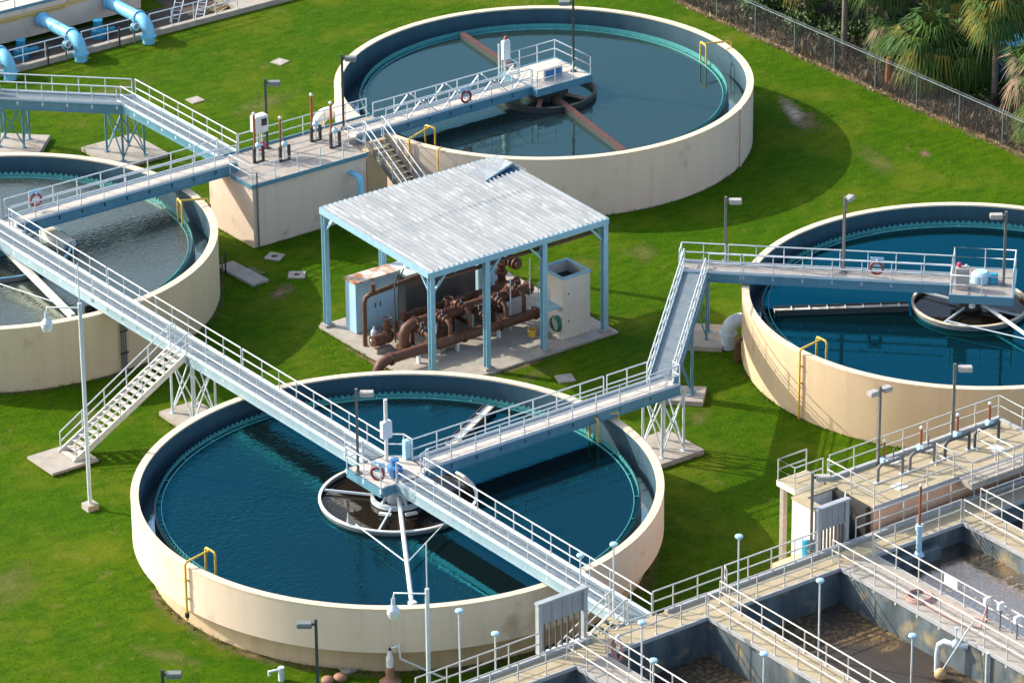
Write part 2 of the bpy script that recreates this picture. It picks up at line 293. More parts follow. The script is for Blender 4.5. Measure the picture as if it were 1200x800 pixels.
# ------------------------------------------------------------------ mesh builder
class MB:
    def __init__(s): s.v = []; s.f = []; s.sm = []
    def add(s, vs, fs, smooth=False):
        b = len(s.v); s.v += [tuple(x) for x in vs]; s.f += [tuple(i + b for i in f) for f in fs]; s.sm += [smooth]*len(fs); return s
    def box(s, x0, x1, y0, y1, z0, z1):
        vs = [(x, y, z) for z in (z0, z1) for y in (y0, y1) for x in (x0, x1)]
        return s.add(vs, [(0, 2, 3, 1), (4, 5, 7, 6), (0, 1, 5, 4), (2, 6, 7, 3), (0, 4, 6, 2), (1, 3, 7, 5)])
    def bar(s, a, b, wd, h, up=(0, 0, 1)):
        a, b = Vector(a), Vector(b); d = (b - a).normalized(); up = Vector(up)
        if abs(d.dot(up)) > 0.98: up = Vector((1, 0, 0))
        x = d.cross(up).normalized()*wd/2; z = x.cross(d).normalized()*h/2
        vs = [p + i*x + j*z for p in (a, b) for j in (-1, 1) for i in (-1, 1)]
        return s.add(vs, [(0, 2, 3, 1), (4, 5, 7, 6), (0, 1, 5, 4), (2, 6, 7, 3), (0, 4, 6, 2), (1, 3, 7, 5)])
    def tube(s, pts, r, n=7, closed=False, caps=True):
        pts = [Vector(p) for p in pts]; k = len(pts); rs = r if isinstance(r, (list, tuple)) else [r]*k
        rings = []; prev = None
        for i, p in enumerate(pts):
            if closed: d0 = (p - pts[i-1]).normalized(); d1 = (pts[(i+1) % k] - p).normalized()
            else:
                d0 = (p - pts[i-1]).normalized() if i else (pts[1] - p).normalized()
                d1 = (pts[i+1] - p).normalized() if i < k-1 else d0
            t = (d0 + d1); t = t.normalized() if t.length > 1e-6 else d0
            if prev is None:
                a = Vector((0, 0, 1)) if abs(t.z) < 0.9 else Vector((1, 0, 0)); x = t.cross(a).normalized()
            else: x = (prev - t*prev.dot(t)).normalized()
            prev = x; y = t.cross(x)
            q = 1.0/max(0.5, math.sqrt(max(0.0, (1 + d0.dot(d1))/2)))
            nrm = (d1 - d0); nrm = nrm.normalized() if nrm.length > 1e-6 else None
            ring = []
            for j in range(n):
                o = x*math.cos(2*PI*j/n)*rs[i] + y*math.sin(2*PI*j/n)*rs[i]
                if nrm is not None: o = o + nrm*o.dot(nrm)*(q - 1)
                ring.append(p + o)
            rings.append(ring)
        vs = [v for r_ in rings for v in r_]; fs = []
        for i in range(k if closed else k-1):
            a, b = i*n, ((i+1) % k)*n
            for j in range(n): fs.append((a+j, a+(j+1) % n, b+(j+1) % n, b+j))
        s.add(vs, fs, True)
        if caps and not closed:
            b0 = len(s.v); s.add(rings[0], [tuple(range(n-1, -1, -1))]); s.add(rings[-1], [tuple(range(n))])
        return s
    def lathe(s, prof, c=(0, 0, 0), n=64, a0=0.0, a1=2*PI, loop=False, smooth=True, sharp=True):
        """profile of (r, z) round the vertical through c; loop joins the last profile point to the first"""
        full = abs(a1 - a0 - 2*PI) < 1e-6; m = n if full else n+1
        segs = list(zip(prof, prof[1:] + ([prof[0]] if loop else [])))
        if not loop: segs = segs[:len(prof)-1]
        for (p, q) in segs:   # each band has its own verts, so profile corners stay crisp
            vs = []
            for i in range(m):
                a = a0 + (a1 - a0)*i/n; ca, sa = math.cos(a), math.sin(a)
                vs.append((c[0]+p[0]*ca, c[1]+p[0]*sa, c[2]+p[1])); vs.append((c[0]+q[0]*ca, c[1]+q[0]*sa, c[2]+q[1]))
            fs = []
            for i in range(n):
                j = (i+1) % m if full else i+1
                fs.append((2*i, 2*j, 2*j+1, 2*i+1))
            s.add(vs, fs, smooth)
        return s
    def disc(s, r, z, c=(0, 0), n=96):
        return s.add([(c[0]+r*math.cos(2*PI*i/n), c[1]+r*math.sin(2*PI*i/n), z) for i in range(n)], [tuple(range(n))])
    def poly(s, pts, z0, z1):
        n = len(pts); vs = [(x, y, z0) for x, y in pts] + [(x, y, z1) for x, y in pts]
        fs = [tuple(range(n-1, -1, -1)), tuple(range(n, 2*n))] + [(i, (i+1) % n, n+(i+1) % n, n+i) for i in range(n)]
        return s.add(vs, fs)
    def ball(s, c, r, n=12, sq=(1, 1, 1)):
        vs = []; fs = []; h = n//2
        for i in range(h+1):
            t = PI*i/h
            for j in range(n):
                p = 2*PI*j/n; vs.append((c[0]+r*sq[0]*math.sin(t)*math.cos(p), c[1]+r*sq[1]*math.sin(t)*math.sin(p), c[2]+r*sq[2]*math.cos(t)))
        for i in range(h):
            for j in range(n): fs.append((i*n+j, (i+1)*n+j, (i+1)*n+(j+1) % n, i*n+(j+1) % n))
        return s.add(vs, fs, True)
    def arc(s, c, r0, r, n=24, axis='z'):
        pts = []
        for i in range(n):
            a = 2*PI*i/n; u, v = math.cos(a)*r0, math.sin(a)*r0
            pts.append({'z': (c[0]+u, c[1]+v, c[2]), 'x': (c[0], c[1]+u, c[2]+v), 'y': (c[0]+u, c[1], c[2]+v)}[axis])
        return s.tube(pts, r, 7, closed=True)
    def mesh(s, name, m, bevel=0.0):
        me = bpy.data.meshes.new(name); me.from_pydata(s.v, [], s.f); me.materials.append(m)
        me.polygons.foreach_set('use_smooth', s.sm); me.update()
        bm = bmesh.new(); bm.from_mesh(me); bmesh.ops.recalc_face_normals(bm, faces=bm.faces)
        if bevel:
            bmesh.ops.bevel(bm, geom=[e for e in bm.edges if len(e.link_faces) == 2 and e.calc_face_angle(0) > 1.0], offset=bevel, segments=2, affect='EDGES')
        bm.to_mesh(me); bm.free()
        return me
    def build(s, name, m, parent=None, loc=(0, 0, 0), bevel=0.0):
        o = bpy.data.objects.new(name, s.mesh(name, m, bevel)); C.objects.link(o); o.location = loc
        if parent: o.parent = parent
        return o

def inst(name, me, parent, loc=(0, 0, 0), rz=0.0):
    o = bpy.data.objects.new(name, me); C.objects.link(o); o.parent = parent; o.location = loc; o.rotation_euler.z = rz; return o
def tag(o, label=None, cat=None, group=None, kind=None):
    if label: o['label'] = label
    if cat: o['category'] = cat
    if group: o['group'] = group
    if kind: o['kind'] = kind
    return o
def thing(name, label, cat, loc=(0, 0, 0), rz=0.0, group=None):
    o = bpy.data.objects.new(name, None); C.objects.link(o); o.location = loc; o.rotation_euler.z = rz; o.empty_display_size = 0.3
    return tag(o, label, cat, group)
def kids(o): return [x for x in C.objects if x.parent == o]
def dup(root, loc, rz=0.0, label=None, group=None):
    by = {}
    for x in list(C.objects):
        if x.parent: by.setdefault(x.parent.name, []).append(x)
    def cp(o, par):
        c = o.copy(); C.objects.link(c)
        if par: c.parent = par
        for ch in by.get(o.name, []): cp(ch, c)
        return c
    r = cp(root, None); r.location = loc; r.rotation_euler.z = rz
    if label: r['label'] = label
    if group: r['group'] = group
    return r
def structure(o): o['kind'] = 'structure'; return o

POST = {}
def post_mesh(h, m, drop):
    k = (round(h, 2), m.name, drop)
    if k not in POST:
        b = MB().tube([(0, 0, -drop), (0, 0, h)], 0.030, 6)
        b.box(-0.05, 0.05, -0.05, 0.05, -drop, -drop+0.03 if drop < 0.1 else -drop+0.22)
        POST[k] = b.mesh('post', m)
    return POST[k]
def handrail(parent, pts, m=None, h=1.07, step=1.45, drop=0.0, toe=None, name='handrail', loc=(0, 0, 0), r=0.035, ends=(True, True)):
    """one run of railing along pts (deck level): a mesh of top and middle rail, each post a child of it"""
    m = m or M['rail']; b = MB(); P3 = [Vector(p) for p in pts]
    for q in (h, h*0.53): b.tube([p + Vector((0, 0, q)) for p in P3], r, 7)
    o = b.build(name, m, parent, loc)
    pm = post_mesh(h, m, drop); n = 0
    for i, (a, c) in enumerate(zip(P3, P3[1:])):
        L = (c - a).length; k = max(1, round(L/step))
        for j in range(k + 1):
            if j == 0 and i > 0: continue
            inst('post', pm, o, a + (c - a)*(j/k))
    if toe:
        t = MB()
        for a, c in zip(P3, P3[1:]): t.bar(a + Vector((0, 0, 0.07)), c + Vector((0, 0, 0.07)), 0.02, 0.14)
        t.build('toe_board', toe, o)
    return o
def rail_thing(label, pts, m=None, group='handrails round the square basins', **k):
    base = Vector(pts[0]); o = handrail(None, [Vector(p) - base for p in pts], m or M['rail_warm'], name='handrail', loc=base, **k)
    return tag(o, label, 'handrail', group)

# ------------------------------------------------------------------ ground
def sheet(name, pts, z, m):
    me = bpy.data.meshes.new(name); me.from_pydata([(x, y, z) for x, y in pts], [], [tuple(range(len(pts)))]); me.materials.append(m)
    o = bpy.data.objects.new(name, me); C.objects.link(o); return o
structure(sheet('ground', [(-900, -900), (900, -900), (900, 2500), (-900, 2500)], 0.0, M['grass']))
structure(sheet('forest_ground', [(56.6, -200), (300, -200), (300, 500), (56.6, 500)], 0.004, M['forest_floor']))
def patch(name, c, rx, ry, rot, m, z=0.004, n=40):
    """a soil sheet that thins out to its edge"""
    bm = bmesh.new(); lay = bm.verts.layers.float.new('fray'); rings = []
    for f in (0.0, 0.35, 0.7, 1.0):
        ring = []
        for i in range(n):
            a = 2*PI*i/n; x, y = rx*f*math.cos(a), ry*f*math.sin(a)
            v = bm.verts.new((c[0]+x*math.cos(rot)-y*math.sin(rot), c[1]+x*math.sin(rot)+y*math.cos(rot), z)); v[lay] = 0.75*(1-f); ring.append(v)
            if f == 0: break
        rings.append(ring)
    for i in range(n): bm.faces.new((rings[0][0], rings[1][i], rings[1][(i+1) % n]))
    for a, b in ((1, 2), (2, 3)):
        for i in range(n): bm.faces.new((rings[a][i], rings[b][i], rings[b][(i+1) % n], rings[a][(i+1) % n]))
    me = bpy.data.meshes.new(name); bm.to_mesh(me); bm.free(); me.materials.append(m)
    o = bpy.data.objects.new(name, me); C.objects.link(o); return structure(o)
patch('bare_soil', (49.0, 30.4), 4.6, 1.3, 1.15, M['ragged_sand'], 0.008)
patch('bare_soil', (48.6, 29.0), 4.0, 2.2, 1.15, M['ragged_soil'], 0.004)
patch('bare_soil', (12.0, 27.5), 2.6, 1.5, 0.4, M['ragged_soil'], 0.004)
patch('bare_soil', (11.9, 30.8), 1.7, 2.2, 0.6, M['ragged_sand'], 0.008)
patch('bare_soil', (50.8, 21.2), 1.6, 0.8, 0.9, M['ragged_soil'], 0.004)
M['ragged_dry'] = ragged_mat('ragged_dry', (0.15, 0.155, 0.03), (0.11, 0.135, 0.015), 0.82, 0.6)
for (c_, a_, b_, t_) in (((25.6, 20.6), 4.2, 2.6, 0.3), ((16.5, 11.4), 3.0, 0.9, 0.2), ((-4.0, 21.0), 2.6, 1.2, 0.6), ((-16, 8), 4.5, 2.2, 0.9), ((-14, -2), 3.6, 1.3, 2.0), ((19.8, 2.6), 2.2, 1.0, 0.7), ((26, 50), 5.0, 2.0, 0.2), ((20, 57), 6.0, 1.6, 0.1), ((48, 22), 4.5, 1.6, 1.3), ((52, 12), 4, 1.8, 1.4), ((30, 20), 2.8, 1.6, 1.0), ((-22, 20), 4, 2.5, 0.2)):
    patch('dry_grass', c_, a_, b_, t_, M['ragged_dry'], 0.004)
for (x0_, y0_, x1_, y1_) in ((10.6, 12.35, 23.1, 12.85), (10.6, 12.4, 11.15, 22.9), (22.6, 12.4, 23.15, 22.9)):
    patch('bare_soil', ((x0_+x1_)/2, (y0_+y1_)/2), max(0.55, (x1_-x0_)*0.56), max(0.55, (y1_-y0_)*0.56), 0.0, M['ragged_soil'], 0.008)
def strip(name, a, b, wd, m, z):
    bm = bmesh.new(); lay = bm.verts.layers.float.new('fray'); rows = []
    a, b = Vector((*a, z)), Vector((*b, z)); d = b - a; nrm = Vector((-d.y, d.x, 0)).normalized(); k = 40
    for i in range(k+1):
        row = []
        for q, f in ((-1, 0.0), (-0.4, 0.75), (0.4, 0.75), (1, 0.0)):
            v = bm.verts.new(a + d*i/k + nrm*q*wd/2); v[lay] = f; row.append(v)
        rows.append(row)
    for r0, r1 in zip(rows, rows[1:]):
        for j in range(3): bm.faces.new((r0[j], r1[j], r1[j+1], r0[j+1]))
    me = bpy.data.meshes.new(name); bm.to_mesh(me); bm.free(); me.materials.append(m)
    o = bpy.data.objects.new(name, me); C.objects.link(o); return structure(o)
strip('dirt_strip', (55.6, -5), (55.9, 80), 3.6, M['ragged_soil'], 0.008)
def ring_soil(c, r0, r1, a0, a1, z=0.006):
    bm = bmesh.new(); lay = bm.verts.layers.float.new('fray'); rows = []; k = 48
    for i in range(k+1):
        a = a0 + (a1-a0)*i/k; row = []
        for q, f in ((0, 0.7), (0.4, 0.5), (1, 0)):
            r = r0 + (r1-r0)*q; v = bm.verts.new((c[0]+r*math.cos(a), c[1]+r*math.sin(a), z)); v[lay] = f; row.append(v)
        rows.append(row)
    for p, q in zip(rows, rows[1:]):
        for j in range(2): bm.faces.new((p[j], q[j], q[j+1], p[j+1]))
    me = bpy.data.meshes.new('bare_soil'); bm.to_mesh(me); bm.free(); me.materials.append(M['ragged_soil'])
    o = bpy.data.objects.new('bare_soil', me); C.objects.link(o); structure(o)
ring_soil((0, 0), 11.3, 12.9, PI*0.9, PI*1.6)
ring_soil((0, 0), 11.3, 13.0, -PI*0.42, PI*0.1)
ring_soil((0, 35.84), 11.3, 12.2, -PI*0.7, 0.4)

def tufts():
    rg = random.Random(5); b = MB()
    def tuft(x, y, h, k):
        for _ in range(k):
            p = Vector((x+rg.gauss(0, 0.05), y+rg.gauss(0, 0.05), 0)); a = rg.uniform(0, 2*PI); s_ = Vector((math.cos(a), math.sin(a), 0))*rg.uniform(0.012, 0.022)
            b.add([p-s_, p+s_, p+Vector((rg.gauss(0, 0.4)*h, rg.gauss(0, 0.4)*h, h*rg.uniform(0.6, 1.2)))], [(0, 1, 2)])
    for (cx, cy, R) in ((0, 0, 11.55), (35.63, 36.14, 11.72), (35.06, 0, 11.45), (0, 35.84, 11.53)):
        for _ in range(900):
            a = rg.uniform(0, 2*PI); q = R + abs(rg.gauss(0, 0.12)); tuft(cx+q*math.cos(a), cy+q*math.sin(a), rg.uniform(0.06, 0.22), 3)
    for (x0, x1, y0, y1) in ((11.0, 22.8, 12.7, 22.75), (14.05, 21.5, 33.0, 37.4), (-1.05, 1.25, 15.85, 18.95), (14.6, 17.5, -0.8, 2.2), (14.0, 17.45, 46.55, 50.35), (-8.35, -5.9, 16.2, 18.6), (11.1, 12.3, 28.9, 32.3)):
        per = 2*(x1-x0+y1-y0)
        for _ in range(int(per*16)):
            e = rg.uniform(0, per); o_ = abs(rg.gauss(0, 0.08))
            if e < x1-x0: x, y = x0+e, y0-o_
            elif e < 2*(x1-x0): x, y = x0+e-(x1-x0), y1+o_
            elif e < 2*(x1-x0)+(y1-y0): x, y = x0-o_, y0+e-2*(x1-x0)
            else: x, y = x1+o_, y0+e-2*(x1-x0)-(y1-y0)
            tuft(x, y, rg.uniform(0.05, 0.18), 2)
    for _ in range(9000):
        x, y = rg.uniform(-26, 54), rg.uniform(-14, 62); tuft(x, y, rg.uniform(0.04, 0.11), 2)
    return b
tag(tufts().build('grass_tufts', M['tuft']), 'untrimmed grass tufts along the walls and across the lawn', 'grass', kind='stuff')

# ------------------------------------------------------------------ round tanks
WZ = 2.6
def tank(label, c, ro, ri, rw, wall, water, lower=None, teeth=True):
    t = thing('settling_tank', label, 'tank', (c[0], c[1], 0), 0, 'round settling tanks')
    z0 = 1.30 if lower else 0.0
    b = MB()
    if lower: b.lathe([(lower, z0+0.02), (ro, z0), (ro, 3.37)], n=160)
    else: b.lathe([(ro, -0.05), (ro, 3.37)], n=160)
    b.build('wall', wall, t)
    MB().lathe([(ro+0.012, 3.37), (ro+0.012, 3.45), (ri-0.012, 3.45), (ri-0.012, 3.37)], n=160).build('rim', M['rim'], t)
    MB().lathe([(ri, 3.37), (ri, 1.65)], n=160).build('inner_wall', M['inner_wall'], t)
    if lower: MB().lathe([(lower, -0.05), (lower, z0+0.02)], n=160).build('lower_wall', M['lower_wall'], t)
    b = MB().lathe([(ri, 1.7), (rw+0.10, 1.7)], n=160); b.lathe([(rw+0.10, 1.7), (rw+0.10, WZ+0.05), (rw+0.03, WZ+0.05)], n=160)
    b.build('launder_trough', M['trough'], t)
    # notched overflow plate
    n = int(2*PI*rw/0.30)*2; b = MB()
    for rr in (rw, rw+0.025):
        vs = []; 
        for i in range(n):
            a = 2*PI*i/n; z = WZ+0.30 if i % 2 == 0 else WZ+(0.14 if teeth else 0.27)
            vs += [(rr*math.cos(a), rr*math.sin(a), WZ-0.25), (rr*math.cos(a), rr*math.sin(a), z)]
        b.add(vs, [(2*i, 2*((i+1) % n), 2*((i+1) % n)+1, 2*i+1) for i in range(n)])
    b.build('overflow_weir', M['teal'], t)
    rb = rw-0.24
    b = MB().lathe([(rb, WZ-0.2), (rb, WZ+0.07), (rb+0.03, WZ+0.07), (rb+0.035, WZ-0.2)], n=160)
    k = int(2*PI*rb/2.2)
    for i in range(k):
        a = 2*PI*i/k; ca, sa = math.cos(a), math.sin(a)
        b.bar((rb*ca, rb*sa, WZ+0.05), (rw*ca, rw*sa, WZ+0.05), 0.03, 0.03)
    b.build('scum_baffle', M['teal'], t)
    wm = MB().disc(rw+0.02, 0, n=160); wo_ = wm.build('water', water, None, (c[0], c[1], WZ)); structure(wo_)
    lw = MB().lathe([(rw+0.12, 0), (ri-0.01, 0)], n=160).build('water', M['water_dark'], None, (c[0], c[1], 1.95)); structure(lw)
    return t
tank('nearest round tank, crossed by the long straight walkway, pale cream wall', (0, 0), 12.2, 11.85, 11.05, M['pale_wall'], M['water_main'], lower=11.5)
tank('farthest round tank with plain greyish wall, behind the metal canopy', (35.63, 36.14), 11.67, 11.3, 10.2, M['grey_wall'], M['water_far'], teeth=False)
tank('right-hand round tank with sunlit tan wall, cut off by the edge of the photo', (35.06, 0), 11.40, 11.05, 10.3, M['tan_wall'], M['water_right'])
tank('left-hand round tank with grey rippled water, cut off by the edge of the photo', (0, 35.84), 11.48, 11.1, 10.15, M['tan_wall'], M['water_left'])

# ------------------------------------------------------------------ tank machinery
def pol(r, deg, z): return (r*math.cos(math.radians(deg)), r*math.sin(math.radians(deg)), z)
def ring(b, r, z0, z1, th=0.10, a0=0.0, a1=2*PI):
    return b.lathe([(r, z0), (r, z1), (r-th, z1), (r-th, z0)], n=72, a0=a0, a1=a1, loop=True)
# nearest tank
t = thing('scraper_drive', 'central scraper drive of the nearest tank: white ring, white arm, pale column', 'tank machinery', (0, 0, WZ))
MB().lathe([(0.55, -0.6), (0.55, 0.9), (0.8, 0.9), (0.8, 1.05), (0, 1.05)], n=32).build('centre_column', M['galv'], t)
fw = ring(MB(), 3.62, -0.35, 0.17, 0.05, math.radians(12), math.radians(366)).build('feed_well', M['pole_grey'], t); ring(MB(), 3.66, 0.17, 0.24, 0.13, math.radians(12), math.radians(366)).build('top_flange', M['white_paint'], fw)  # shade on the ring's side put into dark grey, white top kept separate
b = MB(); ring(b, 1.25, 0.05, 0.28, 0.14)
for k in range(6): b.bar(pol(0.5, 60*k+15, 0.8), pol(1.2, 60*k+15, 0.2), 0.08, 0.14)
b.build('gear_ring', M['galv'], t)
for k in range(4): MB().bar(pol(1.2, 90*k+40, 0.15), pol(3.5, 90*k+40, 0.15), 0.07, 0.10).build('spoke', M['galv'], t)
b = MB().tube([pol(1.0, 238, 0.62), pol(3.6, 238, 0.45), pol(10.35, 238, 0.18)], 0.105, 10); b.box(-5.65, -5.35, -9.0, -8.7, 0.0, 0.25)
b.build('skimmer_arm', M['white_paint'], t)
for e in (203, 273): MB().tube([pol(3.62, e, 0.36), pol(6.95, 238, 0.36)], 0.035, 6).build('brace', M['galv'], t)
for k in range(3):
    MB().box(-0.28, 0.28, -0.09, 0.09, 0.03, 0.13).build('anchor_plate', M['white_paint'], t, pol(1.75, 215+k*40, 0.05)).rotation_euler.z = math.radians(305+k*40)
MB().lathe([(0.06, 0), (0.01, 0.55)], pol(3.62, 196, 0.3), n=10).build('vent', M['white_paint'], t)
def scum_trough(label, c, r0, r1, deg, wd, mt):
    t = thing('scum_trough', label, 'trough', (c[0], c[1], WZ), math.radians(deg))
    b = MB().box(r0, r1, -wd/2, -wd/2+0.06, -0.2, 0.30); b.box(r0, r1, wd/2-0.06, wd/2, -0.2, 0.30)
    b.build('side_plate', M['blackish'], t)
    MB().box(r0, r1, -wd/2+0.06, wd/2-0.06, 0.12, 0.20).build('channel', mt, t)
    b = MB()
    for i in range(int((r1-r0)/0.9)): b.box(r0+0.45+0.9*i, r0+0.5+0.9*i, -wd/2+0.06, wd/2-0.06, 0.2, 0.29)
    b.build('stiffener', M['galv'], t)
    return t
o = MB().disc(3.5, 0.0, n=72).build('water', M['water_brown'], None, (0, 0, WZ+0.012)); structure(o)
o = MB().disc(2.78, 0.0, n=72).build('water', M['water_brown'], None, (35.06, 0, WZ+0.012)); structure(o)
scum_trough('straight pale scum trough behind the platform of the nearest tank', (0, 0), 4.3, 10.4, 29.5, 0.62, M['trough_pale'])
t = scum_trough('yellowish scum trough lying between white ring and weir in the right-hand tank', (35.06, 0), 3.1, 9.85, 147, 0.6, M['trough_pale'])
# farthest tank
t = thing('scraper_drive', 'central drive of the farthest tank: dark ring, dark drum, two rust-red arms', 'tank machinery', (35.63, 36.14, WZ))
MB().lathe([(1.35, -0.3), (1.35, 0.55), (1.05, 0.75), (1.05, 1.0), (0, 1.0)], n=32).build('centre_column', M['blackish'], t)
ring(MB(), 2.95, -0.3, 0.30, 0.16).build('feed_well', M['blackish'], t)
for k in range(5): MB().bar(pol(1.2, 72*k+10, 0.2), pol(2.9, 72*k+10, 0.1), 0.25, 0.08).build('spoke', M['terracotta'], t)
for (d, r0, r1) in ((80.8, 1.4, 10.0), (259, 1.4, 9.9)):
    a = MB().bar(pol(r0, d, 0.12), pol(r1, d, 0.02), 0.36, 0.42).build('rake_arm', M['blackish'], t)
    MB().bar(pol(r0, d, 0.35), pol(r1, d, 0.25), 0.30, 0.05).build('top_plate', M['rust_red'], a)
# right-hand tank
t = thing('scraper_drive', 'central drive of the right-hand tank inside a cream ring', 'tank machinery', (35.06, 0, WZ))
MB().lathe([(0.6, -0.6), (0.6, 1.0), (0, 1.0)], n=32).build('centre_column', M['blackish'], t)
fw = ring(MB(), 2.9, -0.3, 0.21, 0.05).build('feed_well', M['pole_grey'], t); ring(MB(), 2.94, 0.21, 0.28, 0.13).build('top_flange', M['rim'], fw)  # shaded ring side coloured dark grey below its cream top
for k in range(4): MB().bar(pol(0.5, 90*k+20, 0.2), pol(2.8, 90*k+20, 0.2), 0.07, 0.10).build('spoke', M['galv'], t)
MB().lathe([(0.16, 0.5), (0.16, 1.1)], (-0.7, -0.9, 0), n=14).build('drive_pipe', M['white_paint'], t)
MB().tube([pol(2.9, 205, 0.42), (-0.4, -6.4, 0.35)], 0.035, 6).build('brace', M['galv'], t)
MB().tube([pol(1.0, 262, 0.6), pol(10.1, 262, 0.2)], 0.10, 10).build('skimmer_arm', M['white_paint'], t)
# left-hand tank
t = thing('scraper_drive', 'central drive of the left-hand tank with blue ring and grey skimmer arm', 'tank machinery', (0, 35.84, WZ))
MB().lathe([(0.6, -0.6), (0.6, 1.0), (0, 1.0)], n=32).build('centre_column', M['girder'], t)
fw = ring(MB(), 3.9, -0.3, 0.19, 0.05).build('feed_well', M['pole_grey'], t); ring(MB(), 3.94, 0.19, 0.26, 0.13).build('top_flange', M['girder'], fw)  # side's shade put into the grey here too, blue top separate
for k in range(4): MB().bar(pol(0.5, 90*k+20, 0.2), pol(3.8, 90*k+20, 0.2), 0.07, 0.10).build('spoke', M['galv'], t)
b = MB().bar(pol(0.9, 262.5, 0.75), pol(9.75, 262.5, 0.18), 0.26, 0.30); b.build('skimmer_arm', M['arm_pale'], t)
MB().tube([pol(3.9, 225, 0.4), pol(8.6, 262, 0.42)], 0.03, 6).build('brace', M['galv'], t)
MB().bar(pol(9.2, 268, 0.1), pol(9.2, 280, 0.0), 0.10, 0.45).build('scum_blade', M['blackish'], t)
t = thing('scum_box', 'pale open scum box on a dark submerged baffle in the left-hand tank', 'trough', (3.35, 35.2, WZ))
b = MB(); b.box(-0.35, 0.35, -1.2, 1.2, 0.28, 0.34); b.build('lid', M['trough_pale'], t)
b = MB(); b.box(-0.38, -0.32, -1.2, 1.2, -0.3, 0.28); b.box(0.32, 0.38, -1.2, 1.2, -0.3, 0.28); b.box(-0.32, 0.32, -1.2, -1.14, -0.3, 0.28); b.build('box_wall', M['galv'], t)

# ------------------------------------------------------------------ walkways
def walkway(label, a, b, wd=1.2, deck='grating', gh=0.42, rails=(), toe=True, name='walkway_bridge', chord=False, group='elevated walkways', posts_drop=0.25, gm='girder'):
    """a, b = (x, y, z) on the deck centre line; local x runs along, local y to the left"""
    a, b = Vector(a), Vector(b); d = b - a; L = math.hypot(d.x, d.y); rz = math.atan2(d.y, d.x)
    t = thing(name, label, 'walkway', a, rz, group)
    MB().box(0, L, -wd/2+0.05, wd/2-0.05, -0.06, 0.0).build('deck', M[deck], t)
    for s in (-1, 1):
        y = s*wd/2
        g = MB(); g.box(0, L, y-0.045, y+0.045, -gh, 0.02)
        y0, y1 = (y, y+0.09) if s > 0 else (y-0.09, y)
        g.box(0, L, y0, y1, -gh-0.02, -gh+0.03); g.box(0, L, y0, y1, -0.03, 0.022)
        g.build('girder', M[gm], t)
        if toe: MB().box(0, L, y-0.012, y+0.012, 0.02, 0.16).build('toe_board', M['rail'], t)
        if chord:
            c = MB().tube([(0, y, -gh-0.5), (L, y, -gh-0.5)], 0.05, 7); k = int(L/1.5)
            for i in range(k): c.tube([(i*L/k, y, -gh if i % 2 else -gh-0.5), ((i+1)*L/k, y, -gh-0.5 if i % 2 else -gh)], 0.035, 6)
            c.build('truss_chord', M['girder'], t)
    for r in rails:   # list of local polylines
        handrail(t, [(p[0], p[1], 0.0) for p in r], M['rail'], drop=posts_drop)
    return t, L
W2 = 0.62
PL = M['deck_pale']
# long straight walkway, west part over the left-hand tank (x = 0, running towards -y)
def wl(y): return 36.5 - y      # local x of the walkway that starts at y = 36.5
t, L = walkway('straight grey walkway across the left-hand tank from its centre to the stair landing', (0, 36.5, 4.0), (0, 18.4, 4.0), 1.25, gm='girder_pale',
    rails=[[(1.2, W2), (10.6, W2)], [(10.75, W2), (18.1, W2)], [(-2.3, -W2), (11.2, -W2)], [(11.35, -W2), (18.1, -W2)]])
t, L = walkway('straight grey walkway between stair landing and nearest tank rim', (0, 18.4, 4.0), (0, 12.0, 4.0), 1.25, gm='girder_pale',
    rails=[[(0, W2), (4.6, W2)], [(4.75, W2), (6.4, W2)], [(1.95, -W2), (6.4, -W2)]])
t, L = walkway('straight grey walkway from nearest tank rim to its centre platform', (0, 12.0, 4.0), (0, 1.8, 4.0), 1.25, gm='girder_pale',
    rails=[[(0, W2), (10.2, W2)], [(0.0, -W2), (10.2, -W2)]])
t, L = walkway('straight grey walkway from centre platform of nearest tank to the square basins', (0, -0.9, 4.0), (0, -12.2, 4.0), 1.25, gm='girder_pale',
    rails=[[(0.35, W2), (11.3, W2)], [(0.0, -W2), (11.3, -W2)]])
t, L = walkway('short grey landing walkway joining the nearest tank to the square basins', (0, -12.2, 4.0), (0, -18.0, 4.0), 1.25, gm='girder_pale',
    rails=[[(0, W2), (5.8, W2)], [(0, -W2), (4.2, -W2)]])
# centre platform of the nearest tank
t = thing('drive_platform', 'pale platform at the centre of the nearest tank with blue motor and cabinet', 'platform', (0, 0, 4.0), 0, 'drive platforms')
b = MB().poly([(-1.55, -0.9), (-0.62, -0.9), (0.62, -0.9), (1.3, -0.6), (1.3, 1.3), (0.62, 1.8), (-1.55, 1.8)], -0.08, 0.0); b.build('deck', PL, t)
b = MB(); pp = [(-1.55, 1.8), (-1.55, -0.9), (-0.62, -0.9), (0.62, -0.9), (1.3, -0.6), (1.3, 1.3), (0.62, 1.8)]
for p, q in zip(pp, pp[1:] + pp[:1]): b.bar((*p, -0.22), (*q, -0.22), 0.08, 0.44)
b.build('girder', M['girder'], t)
handrail(t, [(-0.68, 3.2, 0), (-0.68, 1.8, 0), (-1.55, 1.8, 0), (-1.55, -0.9, 0), (-0.68, -0.9, 0)], M['rail'], drop=0.25)
handrail(t, [(0.68, 1.8, 0), (1.3, 1.3, 0), (1.3, 0.66, 0)], M['rail'], drop=0.25)
handrail(t, [(1.3, -0.66, 0), (0.68, -0.9, 0)], M['rail'], drop=0.25)
MB().lathe([(0.36, 0.02), (0.36, 0.28), (0.2, 0.36), (0.2, 0.62), (0, 0.66)], (0, 0.2, 0), n=24).build('gear_housing', M['motor_blue'], t)
MB().box(-0.55, -0.1, -0.5, -0.1, 0.02, 0.45).build('motor', M['motor_blue'], t, bevel=0.04)
